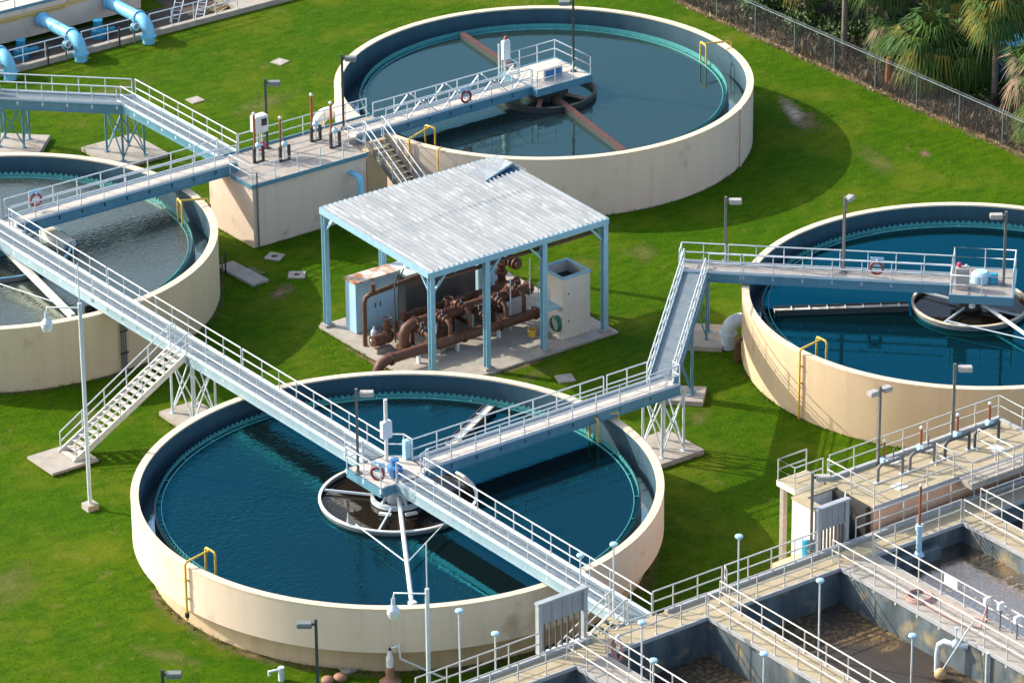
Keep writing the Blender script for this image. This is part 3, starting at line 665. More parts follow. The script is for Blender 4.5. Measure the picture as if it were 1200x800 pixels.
b = MB().tube([(0.35, 1.35, 0), (0.35, 1.35, 3.1)], 0.09, 10); b.build('conduit_post', M['white_paint'], t)
MB().box(0.10, 0.62, 1.2, 1.5, 1.15, 2.0).build('control_cabinet', M['galv'], t, bevel=0.03)
MB().box(1.05, 1.35, 0.8, 1.1, 0.0, 0.95).build('switch_box', M['cabinet'], t, bevel=0.02)

# stair from the long walkway down to the lawn
def staircase(label, top, bot, wd, mt='white_paint', tread='deck_pale', sides=(1, -1), rail_m=None, pad=None, stringer='galv', group='steel stairs', topext=0.0):
    top, bot = Vector(top), Vector(bot); d = top - bot; run = math.hypot(d.x, d.y); rise = d.z; rz = math.atan2(d.y, d.x)
    t = thing('staircase', label, 'stairs', bot, rz, group)
    for s in (-1, 1): MB().bar((0, s*wd/2, 0.05), (run, s*wd/2, rise-0.10), 0.07, 0.32, (0, 1, 0) if False else (0, 0, 1)).build('stringer', M[stringer], t)
    n = int(rise/0.2); tm = MB().box(-0.15, 0.15, -wd/2+0.05, wd/2-0.05, -0.03, 0.0).mesh('tread', M[tread])
    for i in range(n): inst('tread', tm, t, (run*(i+0.5)/n, 0, rise*(i+1)/n-0.03))
    for s in sides:
        o = handrail(t, [(-0.25, s*(wd/2+0.03), 0.0), (0.1, s*(wd/2+0.03), 0.06), (run, s*(wd/2+0.03), rise), (run+topext, s*(wd/2+0.03), rise)][1 if s else 0:(4 if topext else 3)], rail_m or M['rail'], drop=0.05)
    if pad: MB().box(*pad, -0.02, 0.12).build('base_pad', M['concrete'], t, bevel=0.02)
    return t
staircase('long white stairs from the straight walkway down to the lawn by the left-hand tank', (-0.65, 17.4, 4.0), (-7.2, 17.4, 0.1), 1.35, 'white_paint', 'deck_pale', stringer='arm_pale', pad=(-1.5, 1.1, -1.15, 1.2), topext=0.3)
staircase('blue-sided stairs with yellow treads beside the farthest tank', (22.85, 34.3, 3.7), (22.85, 28.0, 0.05), 1.15, tread='deck_yellow', stringer='pole_grey', topext=0.2)
staircase('cream stairs going down behind the slatted grey gate at the basins', (-0.7, -17.25, 4.0), (-7.6, -17.25, 0.05), 0.95, tread='deck_yellow', stringer='rail_warm', rail_m=M['rail_warm'], topext=0.2)

# walkways at right angles and diagonals
t, L = walkway('cream-decked walkway from centre of nearest tank towards the right-hand ramp', (1.3, 0, 4.0), (12.4, 0, 4.0), 1.25, 'deck_pale',
    rails=[[(0.0, W2), (11.1, W2)], [(-0.1, -W2), (11.1, -W2)]])
t, L = walkway('short cream landing walkway above the truss legs beside nearest tank', (12.4, 0, 4.0), (16.0, 0, 4.0), 1.25, 'deck_pale',
    rails=[[(0.2, W2), (2.6, W2)], [(0.0, -W2), (3.6, -W2), (3.6, -0.1)]])
t, L = walkway('diagonal grey gangway rising between nearest tank landing and right-hand tank', (15.45, 0.15, 3.985), (25.3, 9.7, 3.985), 1.2, 'grating',
    rails=[[(-0.2, 0.6), (13.6, 0.6)], [(0.2, -0.6), (12.6, -0.6)]])
t, L = walkway('walkway over the right-hand tank from corner landing to its centre platform', (24.75, 10.3, 4.0), (34.4, 0.66, 4.0), 1.25, 'deck_brown',
    rails=[[(0, -0.5), (0, W2), (2.2, W2)], [(2.35, W2), (13.6, W2)], [(1.5, -W2), (3.1, -W2)], [(3.25, -W2), (13.6, -W2)]])
t = thing('drive_platform', 'railed platform at the centre of the right-hand tank with grey cabinet', 'platform', (35.33, -0.27, 4.0), math.radians(-45), 'drive platforms')
MB().box(-1.3, 1.75, -1.75, 1.7, -0.08, 0.006).build('deck', M['deck_brown'], t)
b = MB(); b.box(-1.38, 1.83, -1.83, -1.75, -0.4, 0.03); b.box(-1.38, 1.83, 1.7, 1.78, -0.4, 0.03); b.box(-1.38, -1.3, -1.75, 1.7, -0.4, 0.03); b.box(1.75, 1.83, -1.75, 1.7, -0.4, 0.03); b.build('girder', M['girder'], t)
handrail(t, [(-1.3, -0.62, 0), (-1.3, -1.75, 0), (1.75, -1.75, 0), (1.75, 1.7, 0), (-1.3, 1.7, 0), (-1.3, 0.62, 0)], M['rail'], drop=0.25)
MB().box(-1.1, -0.45, -1.15, -0.65, 0, 1.15).build('control_cabinet', M['lamp_grey'], t, bevel=0.03)
MB().ball((-0.95, -0.9, 1.28), 0.13).build('warning_light', M['red_bright'], t)
MB().ball((-0.6, -0.9, 1.24), 0.08).build('pilot_light', M['white_paint'], t)
MB().lathe([(0.5, 0), (0.5, 0.4), (0.3, 0.55), (0, 0.55)], (0.1, 0.1, 0), n=24).build('gear_housing', M['cabinet'], t)
MB().box(0.55, 0.95, -0.35, 0.05, 0.0, 0.55).build('motor', M['drum_blue'], t, bevel=0.05)
# left-hand tank: east walkway and its platform
t, L = walkway('cream-decked walkway from centre of left-hand tank to the valve box', (1.0, 35.9, 4.0), (14.6, 35.9, 4.0), 1.25, 'deck_pale', 0.5,
    rails=[[(0.1, W2), (13.2, W2)], [(-0.2, -W2), (13.6, -W2)]])
t = thing('drive_platform', 'pale platform where two walkways meet over the left-hand tank', 'platform', (0, 36.0, 4.0), 0, 'drive platforms')
MB().box(-1.6, 1.0, -1.5, 1.7, -0.085, -0.006).build('deck', PL, t)
b = MB(); b.box(-1.68, 1.08, 1.7, 1.78, -0.44, 0.03); b.box(-1.68, -1.6, -1.5, 1.7, -0.44, 0.03); b.build('girder', M['girder'], t)
handrail(t, [(0.9, 0.62, 0), (0.9, 1.7, 0), (-1.6, 1.7, 0), (-1.6, -1.5, 0)], M['rail'], drop=0.25)
MB().box(0.45, 0.85, 0.9, 1.3, 0, 1.15).build('control_cabinet', M['lamp_grey'], t, bevel=0.02)
# farthest tank
t, L = walkway('trussed pale walkway over the farthest tank to its centre platform', (22.2, 35.75, 3.7), (34.0, 35.75, 3.7), 1.25, 'deck_pale', 0.42,
    rails=[[(2.0, W2), (11.9, W2)], [(2.0, -W2), (11.9, -W2)]])
for s in (-1, 1):
    b = MB()
    for i in range(7):
        x = 3.3 + i*1.2
        if i % 2: b.bar((x, s*0.60, 1.0), (x+1.0, s*0.60, 0.05), 0.06, 0.06)
        else: b.bar((x, s*0.60, 0.05), (x+1.0, s*0.60, 1.0), 0.06, 0.06)
    b.build('diagonal_brace', M['rail'], t)
t = thing('drive_platform', 'white-decked platform at the centre of the farthest tank with blue-faced cabinet', 'platform', (35.63, 36.14, 3.7), 0, 'drive platforms')
MB().box(-1.6, 2.1, -1.55, 1.75, -0.08, 0).build('deck', PL, t)
b = MB(); b.box(-1.68, 2.18, -1.63, -1.55, -0.4, 0.03); b.box(-1.68, 2.18, 1.75, 1.83, -0.4, 0.03); b.box(-1.68, -1.6, -1.55, 1.75, -0.4, 0.03); b.box(2.1, 2.18, -1.55, 1.75, -0.4, 0.03); b.build('girder', M['girder'], t)
handrail(t, [(-1.6, -0.95, 0), (-1.6, -1.55, 0), (2.1, -1.55, 0), (2.1, 1.75, 0), (-1.6, 1.75, 0), (-1.6, 0.3, 0)], M['rail'], drop=0.25)
cb = MB().box(-0.5, 0.75, -0.75, 0.45, 0.0, 0.62).build('equipment_cabinet', M['deck_pale'], t, bevel=0.02)
MB().box(-0.42, 0.67, -0.775, -0.752, 0.08, 0.55).build('door', M['motor_blue'], cb)
b = MB().tube([(-1.95, 1.0, 0), (-1.95, 1.0, 2.3)], 0.06, 8); b.tube([(-2.35, 1.0, 0), (-2.35, 1.0, 2.1)], 0.05, 8); b.build('support_post', M['rail'], t)
MB().box(-2.1, -1.65, 0.85, 1.15, 1.1, 2.2).build('control_panel', M['galv'], t, bevel=0.02)
MB().ball((-1.85, 1.0, 2.35), 0.12).build('warning_light', M['red'], t)
# upper left walkway
t, L = walkway('sloping grey gangway from dog-leg corner down to the valve box', (15.35, 47.4, 3.655), (15.35, 37.3, 3.625), 1.2, 'grating', 0.4,
    rails=[[(0, 0.6), (10.1, 0.6)], [(0.4, -0.6), (10.1, -0.6)]])
t, L = walkway('diagonal walkway on braced legs at the upper left beyond the left-hand tank', (9.9, 52.5, 3.67), (15.35, 47.1, 3.67), 1.2, 'grating', 0.5,
    rails=[[(0.2, 0.6), (7.7, 0.6)], [(0.1, -0.6), (7.1, -0.6)]])
t, L = walkway('walkway end with sunlit rails leaving at the left edge by the blue pipes', (4.5, 52.5, 4.6), (9.9, 52.5, 3.65), 1.2, 'grating', 0.4, rails=[])
for s in (-1, 1): handrail(t, [(0, s*0.6, 0.0), (5.2, s*0.6, -0.92)], M['rail'], drop=0.25)

# support towers
def tower(label, c, rz, wd, dp, ztop, pad, mt='girder'):
    t = thing('support_frame', label, 'support frame', (c[0], c[1], 0), rz, 'braced legs under the walkways')
    lm = MB().tube([(0, 0, 0.1), (0, 0, ztop)], 0.065, 8); lm.box(-0.13, 0.13, -0.13, 0.13, 0.24, 0.28); lm = lm.mesh('leg', M[mt])
    for x in (-wd/2, wd/2):
        for y in (-dp/2, dp/2): inst('leg', lm, t, (x, y, 0))
    def brace(p, q, k): MB().bar(p, q, 0.06, 0.06).build('brace', M[mt], t)
    for y in (-dp/2, dp/2):
        if wd > 0.6: brace((-wd/2, y, 0.4), (wd/2, y, ztop-0.3), 0); brace((wd/2, y+0.04, 0.4), (-wd/2, y+0.04, ztop-0.3), 1)
    for x in (-wd/2, wd/2):
        if dp > 0.6: brace((x, -dp/2, 0.4), (x, dp/2, ztop-0.3), 0); brace((x+0.04, dp/2, 0.4), (x+0.04, -dp/2, ztop-0.3), 1)
    MB().box(*pad, -0.02, 0.25).build('base_pad', M['concrete'], t, bevel=0.02)
    return t
tower('pale braced legs under the stair landing of the long walkway', (0.1, 17.4), 0, 1.3, 1.9, 3.6, (-1.1, 1.1, -1.5, 1.5), 'galv')
tower('braced legs under the cream landing beside the nearest tank', (15.95, 0.55), 0, 1.3, 1.5, 3.58, (-1.3, 1.5, -1.3, 1.6), 'galv')
tower('single pair of legs halfway along the diagonal gangway', (20.5, 4.9), PI/4, 0.3, 1.1, 3.58, (-0.9, 0.9, -1.2, 1.0), 'girder')
tower('braced legs under the corner landing next to the right-hand tank', (25.45, 9.75), PI/4, 1.0, 1.0, 3.58, (-1.4, 1.4, -1.4, 1.4), 'girder')
tower('braced legs with pale pad under the dog-leg corner at upper left', (15.5, 48.0), 0, 1.4, 1.7, 3.2, (-1.5, 1.9, -1.4, 2.3), 'girder')
tower('braced legs nearest the left photo edge under the diagonal walkway', (11.4, 53.1), -PI/4, 1.4, 1.3, 3.2, (-1.7, 1.7, -1.6, 1.4), 'girder')

# ------------------------------------------------------------------ valve box
t = thing('valve_box', 'concrete valve box with railed deck between left-hand and farthest tanks', 'concrete box', (14.1, 33.1, 0))
MB().box(0, 7.3, 0, 4.2, -0.05, 3.5).build('wall', M['grey_wall'], t)
MB().box(-0.06, 7.36, -0.06, 4.26, 3.5, 3.6).build('deck', M['concrete'], t)
MB().box(7.3, 10.6, 2.0, 4.2, 3.2, 3.64).build('deck_extension', M['concrete'], t)
b = MB(); b.box(-0.09, 7.39, -0.10, -0.06, 3.42, 3.66); b.box(-0.10, -0.06, -0.06, 1.9, 3.42, 3.66); b.box(-0.1, 10.6, 4.26, 4.34, 3.42, 3.72); b.build('kick_plate', M['girder'], t)
handrail(t, [(0.0, 2.1, 3.6), (0.0, 0.0, 3.6), (7.3, 0.0, 3.6), (7.3, 1.6, 3.6)], M['rail'])
handrail(t, [(1.95, 4.2, 3.6), (10.3, 4.2, 3.62)], M['rail'])
MB().tube([(0.25, -0.1, 0.1), (0.25, -0.1, 4.3)], 0.05, 7).build('conduit', M['pole_grey'], t)
MB().tube([(6.3, 0.0, 2.75), (6.3, -0.75, 2.75), (6.3, -0.95, 2.5), (6.3, -0.95, 0.0)], 0.16, 12).build('drain_pipe', M['pipe_blue'], t)
MB().box(8.0, 9.3, 0.9, 2.0, 0, 3.2).build('support_wall', M['tan_wall'], t)

def gate_operator(x, y, stem, lab, red=False, z=3.6):
    t = thing('valve_operator', lab, 'valve', (x, y, z), 0, 'valve operators on the valve box')
    b = MB()
    for s in (-0.28, 0.28): b.box(s-0.07, s+0.07, -0.06, 0.06, 0, 0.85)
    b.box(-0.28, 0.28, -0.05, 0.05, 0.0, 0.06); b.build('frame', M['blackish'], t)
    MB().lathe([(0.11, 0), (0.17, 0.1), (0.17, 0.22), (0.05, 0.32)], (0, 0, 0.82), n=14).build('gearbox', M['cabinet'], t)
    MB().tube([(0, 0, 0.05), (0, 0, 0.85)], 0.035, 7).build('stem', M['galv'], t)
    MB().tube([(0.0, 0.35, 0.4), (0, 0.35, stem)], 0.07, 9).build('stem_cover', M['stem_rust'], t)
    MB().ball((0, 0.35, stem+0.05), 0.10).build('cap', M['white_paint'], t)
    if red: MB().arc((0.35, 0.2, 0.75), 0.22, 0.05, axis='y').build('handwheel', M['red_bright'], t)
    return t
gate_operator(16.2, 35.6, 2.6, 'valve operator with red handwheel nearest the gangway end of the valve box', True)
gate_operator(17.4, 34.9, 2.3, 'valve operator with bare orange stem cover at the middle of the valve box deck')
gate_operator(20.3, 36.2, 2.5, 'valve operator closest to the white elbow pipe on the valve box')
gate_operator(20.6, 34.8, 2.4, 'valve operator at the stair side front of the valve box deck')
t = thing('meter_cabinet', 'small white meter cabinet with dark window on two posts on the valve box', 'cabinet', (16.9, 36.5, 3.6))
MB().box(-0.42, 0.42, -0.28, 0.28, 1.3, 2.25).build('case', M['white_paint'], t, bevel=0.04)
MB().box(-0.05, 0.30, -0.30, -0.283, 1.7, 2.1).build('window', M['blackish'], t)
b = MB(); b.tube([(-0.15, 0, 0), (-0.15, 0, 1.3)], 0.04); b.tube([(0.15, 0, 0), (0.15, 0, 1.3)], 0.04); b.build('leg', M['galv'], t)

# ------------------------------------------------------------------ pipes on the lawn
def elbow_pts(p, q, r=0.5, n=6):
    """from p straight up, quarter bend, then level to q"""
    p, q = Vector(p), Vector(q); h = (Vector((q.x, q.y, 0)) - Vector((p.x, p.y, 0))); hd = h.normalized(); pts = [p]
    for i in range(n+1):
        a = PI/2*i/n; pts.append(Vector((p.x, p.y, q.z-r)) + hd*(r*(1-math.cos(a))) + Vector((0, 0, r*math.sin(a))))
    pts.append(q); return pts
def pipe_thing(name, label, pts, r, m, flanges=(), cat='pipe', group=None, n=16):
    base = Vector(pts[0]); t = thing(name, label, cat, base, 0, group)
    MB().tube([Vector(p)-base for p in pts], r, n).build('pipe_body', m, t)
    for (i, dz) in flanges:
        a, b = Vector(pts[i])-base, Vector(pts[i+1])-base; d = (b-a).normalized(); c = a + d*dz
        MB().tube([c-d*0.06, c+d*0.06], r*1.28, n).build('flange', m, t)
    return t
pipe_thing('elbow_pipe', 'white elbow pipe entering the farthest tank near the valve box', elbow_pts((25.0, 42.9, 0), (26.9, 42.2, 1.85), 0.6), 0.36, M['white_paint'], ((0, 0.8), (8-1, 0.4)))
pipe_thing('elbow_pipe', 'pale blue elbow pipe entering the right-hand tank under the gangway', elbow_pts((26.0, 8.0, 0), (27.6, 7.2, 1.5), 0.6), 0.36, M['galv'], ((0, 0.8), (7, 0.3)))
pipe_thing('elbow_pipe', 'thin rusty elbow pipe by the wall of the right-hand tank', elbow_pts((25.3, 6.4, 0), (26.7, 5.6, 1.3), 0.3), 0.13, M['rust'], ((0, 0.2),))
for i, (x, lab) in enumerate(((21.38, 'big light-blue elbow pipe, middle one of three leaving the grey building'), (26.07, 'big light-blue elbow pipe, rightmost of three leaving the grey building'),
                              (16.57, 'big light-blue elbow pipe, cut by the left edge behind the walkway rails'))):
    t = pipe_thing('elbow_pipe', lab, elbow_pts((x, 62.2, 0), (x, 66.75, 1.28), 0.75, 8), 0.37, M['pipe_blue'], ((0, 0.45), (9, 0.25), (9, 3.4)), group='light-blue outlet pipes', n=24)
    v = thing('valve', ['green-grey valve under the middle light-blue pipe', 'green-grey valve under the rightmost light-blue pipe', 'green-grey valve under the leftmost light-blue pipe'][i], 'valve', (x-0.75, 62.6, 0), 0, 'valves under the light-blue pipes')
    MB().ball((0, 0, 1.0), 0.30, sq=(0.8, 1, 1)).build('valve_body', M['girder'], v); MB().tube([(0, 0, 0), (0, 0, 0.8)], 0.06).build('stand', M['pole_grey'], v)
    MB().arc((0, -0.3, 1.15), 0.2, 0.04, axis='y').build('handwheel', M['galv'], v)

# ------------------------------------------------------------------ grey building upper left
t = thing('process_tank', 'long low grey concrete tank with yellow pipe and roof railing, upper left corner', 'building', (10, 66.7, 0))
MB().box(-30, 18.4, 0, 14, 0.30, 2.3).build('wall', M['grey_wall'], t)
MB().box(-30, 18.4, 0.9, 14, -0.5, 0.30).build('recessed_base', M['brown_floor'], t)
MB().box(18.4, 45, 2.6, 14, -0.5, 2.5).build('back_wall', M['grey_wall'], t)
for x in (19.6, 21.2, 22.8): MB().box(x, x+1.0, 2.53, 2.597, 0.0, 2.1).build('door', M['blackish'], t)
MB().tube([(-30, -0.10, 1.78), (18.3, -0.10, 1.78)], 0.06, 8).build('yellow_pipe', M['yellow'], t)
MB().tube([(-30, -0.08, 1.60), (13.0, -0.08, 1.60), (13.5, -0.08, 2.1), (13.5, -0.08, 2.4)], 0.04, 8).build('yellow_pipe', M['yellow'], t)
MB().box(-30, 18.4, -0.04, -0.003, 2.16, 2.36).build('edge_plate', M['girder'], t)
handrail(t, [(-6, 0.1, 2.3), (9.8, 0.1, 2.3)], M['girder'])
for k in range(5): MB().box(5.6+0.5*k, 5.9+0.5*k, 0.5, 0.9, 2.3, 3.2).build('vent_louvre', M['blackish' if k % 2 else 'white_paint'], t)
structure(sheet('sunken_floor', [(-20, 63.2), (60, 63.2), (60, 66.7), (-20, 66.7)], 0.004, M['brown_floor']))
structure(sheet('sunken_floor', [(30.2, 66.7), (60, 66.7), (60, 69.7), (30.2, 69.7)], 0.004, M['brown_floor']))
o = MB().box(-20, 33.0, 62.85, 63.25, -0.1, 0.32).build('kerb', M['concrete'], None, bevel=0.02); structure(o)
o = MB().box(33.0, 40.0, 62.85, 69.5, -0.1, 0.32).build('paved_apron', M['concrete'], None, bevel=0.02); structure(o)
rail_thing('pale railing on the kerb in front of the grey building, left stretch', [(12.0, 63.05, 0.32), (21.0, 63.05, 0.32)], M['galv'], group='railings on the building kerb')
rail_thing('pale railing on the kerb in front of the grey building, middle stretch', [(22.0, 63.05, 0.32), (25.6, 63.05, 0.32)], M['galv'], group='railings on the building kerb')
rail_thing('pale railing on the kerb next to the leaning ladders', [(26.7, 63.05, 0.32), (32.9, 63.05, 0.32)], M['galv'], group='railings on the building kerb')
def ladder(lab, a, b, wd=0.5):
    t = thing('ladder', lab, 'ladder', a, 0, 'ladders stored by the grey building'); a, b = Vector(a), Vector(b); d = b-a; sx = Vector((-d.y, d.x, 0)).normalized()*wd/2
    for s in (-1, 1): MB().bar(sx*s, d+sx*s, 0.05, 0.09).build('stile', M['pipe_blue'] if False else M['galv'], t)
    rb = MB()
    for i in range(1, int(d.length/0.35)): p = d*(i*0.35/d.length); rb.tube([p-sx, p+sx], 0.02, 5)
    rb.build('rungs', M['galv'], t)
ladder('grey ladder lying aslant behind the kerb railing, left of two', (29.0, 64.0, 0.05), (31.2, 66.3, 1.3))
ladder('grey ladder lying aslant behind the kerb railing, right of two', (30.6, 63.7, 0.05), (33.2, 66.6, 1.5))
t = thing('pallet', 'small wooden pallet on the floor beside the ladders', 'pallet', (32.3, 64.3, 0.02), 0.5)
b = MB()
for i in range(5): b.box(-0.6, 0.6, -0.5+i*0.22, -0.36+i*0.22, 0.1, 0.14)
b.build('boards', M['brush_pale'], t)
b = MB()
for i in (-0.55, 0, 0.5): b.box(i, i+0.08, -0.5, 0.52, 0, 0.1)
b.build('bearers', M['brush_pale'], t)
for i, (x, lab) in enumerate(((18.9, 'dark blue pump behind the kerb railing, left one'), (24.2, 'dark blue pump behind the kerb railing, right one'))):
    t = thing('pump', lab, 'pump', (x, 64.8, 0), 0, 'pumps behind the kerb')
    MB().lathe([(0.45, 0), (0.45, 0.5), (0.25, 0.7), (0.3, 1.1), (0, 1.15)], n=18).build('pump_body', M['drum_blue'], t)
    MB().tube([(0.3, 0, 0.3), (1.1, 0, 0.3)], 0.15, 10).build('outlet', M['drum_blue'], t)
for x, lab in ((19.4, 'black bollard post at the kerb, left of the middle blue pipe'), (24.3, 'black bollard post at the kerb, left of the rightmost blue pipe')):
    tag(MB().tube([(0, 0, 0), (0, 0, 1.25)], 0.06, 8).build('bollard', M['blackish'], None, (x, 62.6, 0)), lab, 'post', 'black posts at the kerb')

# ------------------------------------------------------------------ canopy with the pump station
t = thing('canopy', 'open light-blue steel canopy with patchy corrugated roof and a torn sheet', 'canopy', (11.35, 13.2, 0))
CW, CD = 10.95, 9.3
def rz_(y): return 6.28 + 0.32*y/CD
def corrugated(x0, x1, y0, y1, f, pitch=0.31):
    vs = []; k = int(round((x1-x0)/pitch)); pr = []
    for i in range(k):
        a = x0 + (x1-x0)*i/k; q = (x1-x0)/k
        pr += [(a, 0), (a+q*0.62, 0), (a+q*0.70, 0.10), (a+q*0.90, 0.10)]
    pr.append((x1, 0)); n = len(pr)
    for y in (y0, y1): vs += [(x, y, f(y)+h) for x, h in pr]
    vs += [(x, y, z-0.02) for x, y, z in vs]
    fs = [(i, i+1, n+i+1, n+i) for i in range(n-1)] + [(2*n+i, 3*n+i, 3*n+i+1, 2*n+i+1) for i in range(n-1)] + [(i, 2*n+i, 2*n+i+1, i+1) for i in range(n-1)] + [(n+i, n+i+1, 3*n+i+1, 3*n+i) for i in range(n-1)]
    return MB().add(vs, fs)
# sheets leave a hole where one was torn up by wind
R1 = corrugated(-0.04, CW+0.04, -0.05, 5.1, rz_); R1.add(*(lambda q: (q.v, q.f))(corrugated(-0.04, 8.6, 5.1, CD+0.05, lambda y: rz_(y)+0.012)))
R1.add(*(lambda q: (q.v, q.f))(corrugated(8.6, CW+0.04, 8.3, CD+0.05, lambda y: rz_(y)+0.012))); R1.add(*(lambda q: (q.v, q.f))(corrugated(8.6, CW+0.04, 5.1, 7.2, lambda y: rz_(y)+0.012)))
R1.build('roof', M['roof'], t)
def zr(x, y, h): return (x, y, rz_(y)+h)
fl = MB().add([zr(8.5, 7.0, 0.09), zr(9.7, 7.35, 0.20), zr(10.9, 7.75, 0.26), zr(11.1, 6.9, 0.12), zr(8.5, 8.5, 0.10), zr(9.8, 8.6, 0.13), zr(11.0, 8.6, 0.12)], [(0, 1, 5, 4), (1, 2, 6, 5), (2, 3, 6)])
o = fl.build('torn_sheet', M['roof'], t); md = o.modifiers.new('Solidify', 'SOLIDIFY'); md.thickness = 0.03
b = MB(); b.bar(zr(8.5, 7.02, 0.05), zr(9.7, 7.4, 0.15), 0.03, 0.12); b.bar(zr(9.7, 7.4, 0.15), zr(10.9, 7.8, 0.20), 0.03, 0.13); b.build('torn_edge', M['frame_blue'], t)
MB().box(8.7, CW-0.05, 7.2, 8.3, rz_(7.2)-0.10, rz_(7.2)-0.06).build('gap_sheet', M['shed_blue'], t)  # dark blue sheet added to colour in the dark gap under lifted roofing
MB().box(-0.06, CW+0.06, -0.14, -0.06, 6.02, 6.33).build('eave_beam', M['frame_blue'], t)
MB().box(-0.06, CW+0.06, CD+0.06, CD+0.14, 6.32, 6.62).build('eave_beam', M['frame_blue'], t)
for x in (-0.085, CW+0.085): MB().bar((x, -0.05, 6.16), (x, CD+0.05, 6.48), 0.08, 0.30).build('rake_beam', M['frame_blue'], t)
b = MB()
for y in (1.6, 3.2, 4.8, 6.4, 8.6): b.box(0, CW, y-0.05, y+0.05, rz_(y)-0.22, rz_(y)-0.03)
b.build('purlin', M['frame_blue'], t)
for (x, y) in ((0.10, 0.02), (3.45, 0.02), (7.0, 0.02), (CW-0.12, 0.02), (0.10, CD-0.1), (3.6, CD-0.1), (7.2, CD-0.1), (CW-0.1, CD-0.1)):
    p = MB(); z1 = rz_(y)-0.1
    p.box(-0.14, 0.14, -0.14, -0.11, 0.15, z1); p.box(-0.14, 0.14, 0.11, 0.14, 0.15, z1); p.box(-0.02, 0.02, -0.11, 0.11, 0.15, z1); p.build('column', M['frame_blue'], t, (x, y, 0))
    MB().box(-0.28, 0.28, -0.28, 0.28, 0.10, 0.24).build('footing', M['concrete'], t, (x, y, 0), bevel=0.02)
    k = MB(); sx = 1 if x < 6 else -1; sy = 1 if y < 5 else -1
    k.bar((x, y, z1-1.15), (x+sx*0.95, y, z1-0.12), 0.10, 0.10); k.bar((x, y, z1-1.15), (x, y+sy*0.95, z1-0.12), 0.10, 0.10)
    k.build('knee_brace', M['frame_blue'], t)
o = MB().box(11.05, 22.75, 12.75, 22.7, -0.1, 0.12).build('concrete_slab', M['concrete'], None, bevel=0.03); structure(o)
t = thing('cabinet', 'tall light-blue double-door cabinet with rusty top under the canopy', 'cabinet', (12.0, 20.6, 0.12))
MB().box(0, 2.6, 0, 0.95, 0, 2.75).build('body', M['cabinet'], t, bevel=0.02)
MB().box(-0.05, 2.65, -0.05, 1.0, 2.75, 2.85).build('top', M['rusty_top'], t)
for x in (0.08, 1.33):
    d = MB().box(x, x+1.19, -0.03, -0.003, 0.15, 2.6).build('door', M['cabinet'], t, bevel=0.008); hx = x+1.05 if x < 1 else x+0.12
    MB().box(hx, hx+0.04, -0.07, -0.033, 1.2, 1.45).build('handle', M['blackish'], d)
t = thing('steel_panel', 'large dull steel enclosure beside the light-blue cabinet under the canopy', 'enclosure', (14.9, 20.3, 0.12))
MB().box(0, 4.4, 0, 1.6, 0, 2.5).build('body', M['steel'], t, bevel=0.03); MB().box(-0.1, 4.5, -0.1, 1.7, 2.5, 2.6).build('top', M['galv'], t)
MB().lathe([(0.22, 0), (0.22, 0.7), (0.3, 0.72), (0, 0.85)], (0.7, 0.8, 2.6), n=16).build('vent', M['galv'], t)
t = thing('cabinet', 'narrow light-blue cabinet at the back right under the canopy', 'cabinet', (19.9, 20.6, 0.12))
MB().box(0, 1.0, 0, 0.8, 0, 1.9).build('body', M['cabinet'], t, bevel=0.02); MB().box(0.08, 0.92, -0.03, -0.003, 0.15, 1.8).build('door', M['cabinet'], t, bevel=0.008)
# rusty pipework
def flanged(par, a, c, r, every=1.6):
    a, c = Vector(a), Vector(c); L = (c-a).length; d = (c-a).normalized(); k = max(1, int(L/every))
    for i in range(k+1):
        p = a + d*(L*i/k); MB().tube([p-d*0.05, p+d*0.05], r*1.35, 14).build('flange', M['rust'], par)
t = thing('pipe_header', 'long rusty brown header pipe in front, bending down into the grass', 'pipe', (9.9, 15.9, 0), 0, 'rusty pipes under the canopy')
MB().tube([(0, 0, -0.2), (0.05, 0, 0.35), (0.3, 0.0, 0.72), (0.7, 0, 0.82), (10.1, 0, 0.82)], 0.26, 16).build('pipe_body', M['rust'], t)
flanged(t, (0.9, 0, 0.82), (9.9, 0, 0.82), 0.26, 2.2)
for x in (2.6, 5.0, 7.6): MB().box(x-0.06, x+0.06, -0.1, 0.1, 0.12, 0.6).build('pipe_support', M['galv'], t)
t = thing('pipe_header', 'second thick rusty header pipe behind, at knee height under the canopy', 'pipe', (12.6, 17.3, 0.12), 0, 'rusty pipes under the canopy')
MB().tube([(0, 0, 0.0), (0, 0, 1.0), (0.15, 0, 1.3), (0.5, 0, 1.45), (8.0, 0, 1.45)], 0.28, 16).build('pipe_body', M['rust'], t)
flanged(t, (0.7, 0, 1.45), (7.8, 0, 1.45), 0.28, 1.4); MB().tube([(0, 0, 0.3), (0, 0, 0.4)], 0.40, 14).build('flange', M['rust'], t)
for x in (2.0, 4.2, 6.4): MB().box(x-0.07, x+0.07, -0.12, 0.12, 0.0, 1.2).build('pipe_support', M['galv'], t)
t = thing('pipe_header', 'third rusty pipe run with valves behind the thick header', 'pipe', (13.6, 18.9, 0.12), 0, 'rusty pipes under the canopy')
MB().tube([(0, 0, 1.1), (7.4, 0, 1.1)], 0.2, 14).build('pipe_body', M['rust'], t)
flanged(t, (0.1, 0, 1.1), (7.3, 0, 1.1), 0.2, 0.9)
for x in (1.5, 4.0, 6.5): MB().box(x-0.06, x+0.06, -0.1, 0.1, 0.0, 0.95).build('pipe_support', M['galv'], t)
pl = ['rusty valve pump set at the left end of the headers', 'rusty pump set second from the left between the headers', 'rusty pump set third from the left between the headers', 'rusty pump set fourth from the left, near the cream tank', 'rusty pump set at the right end beside the cream tank']
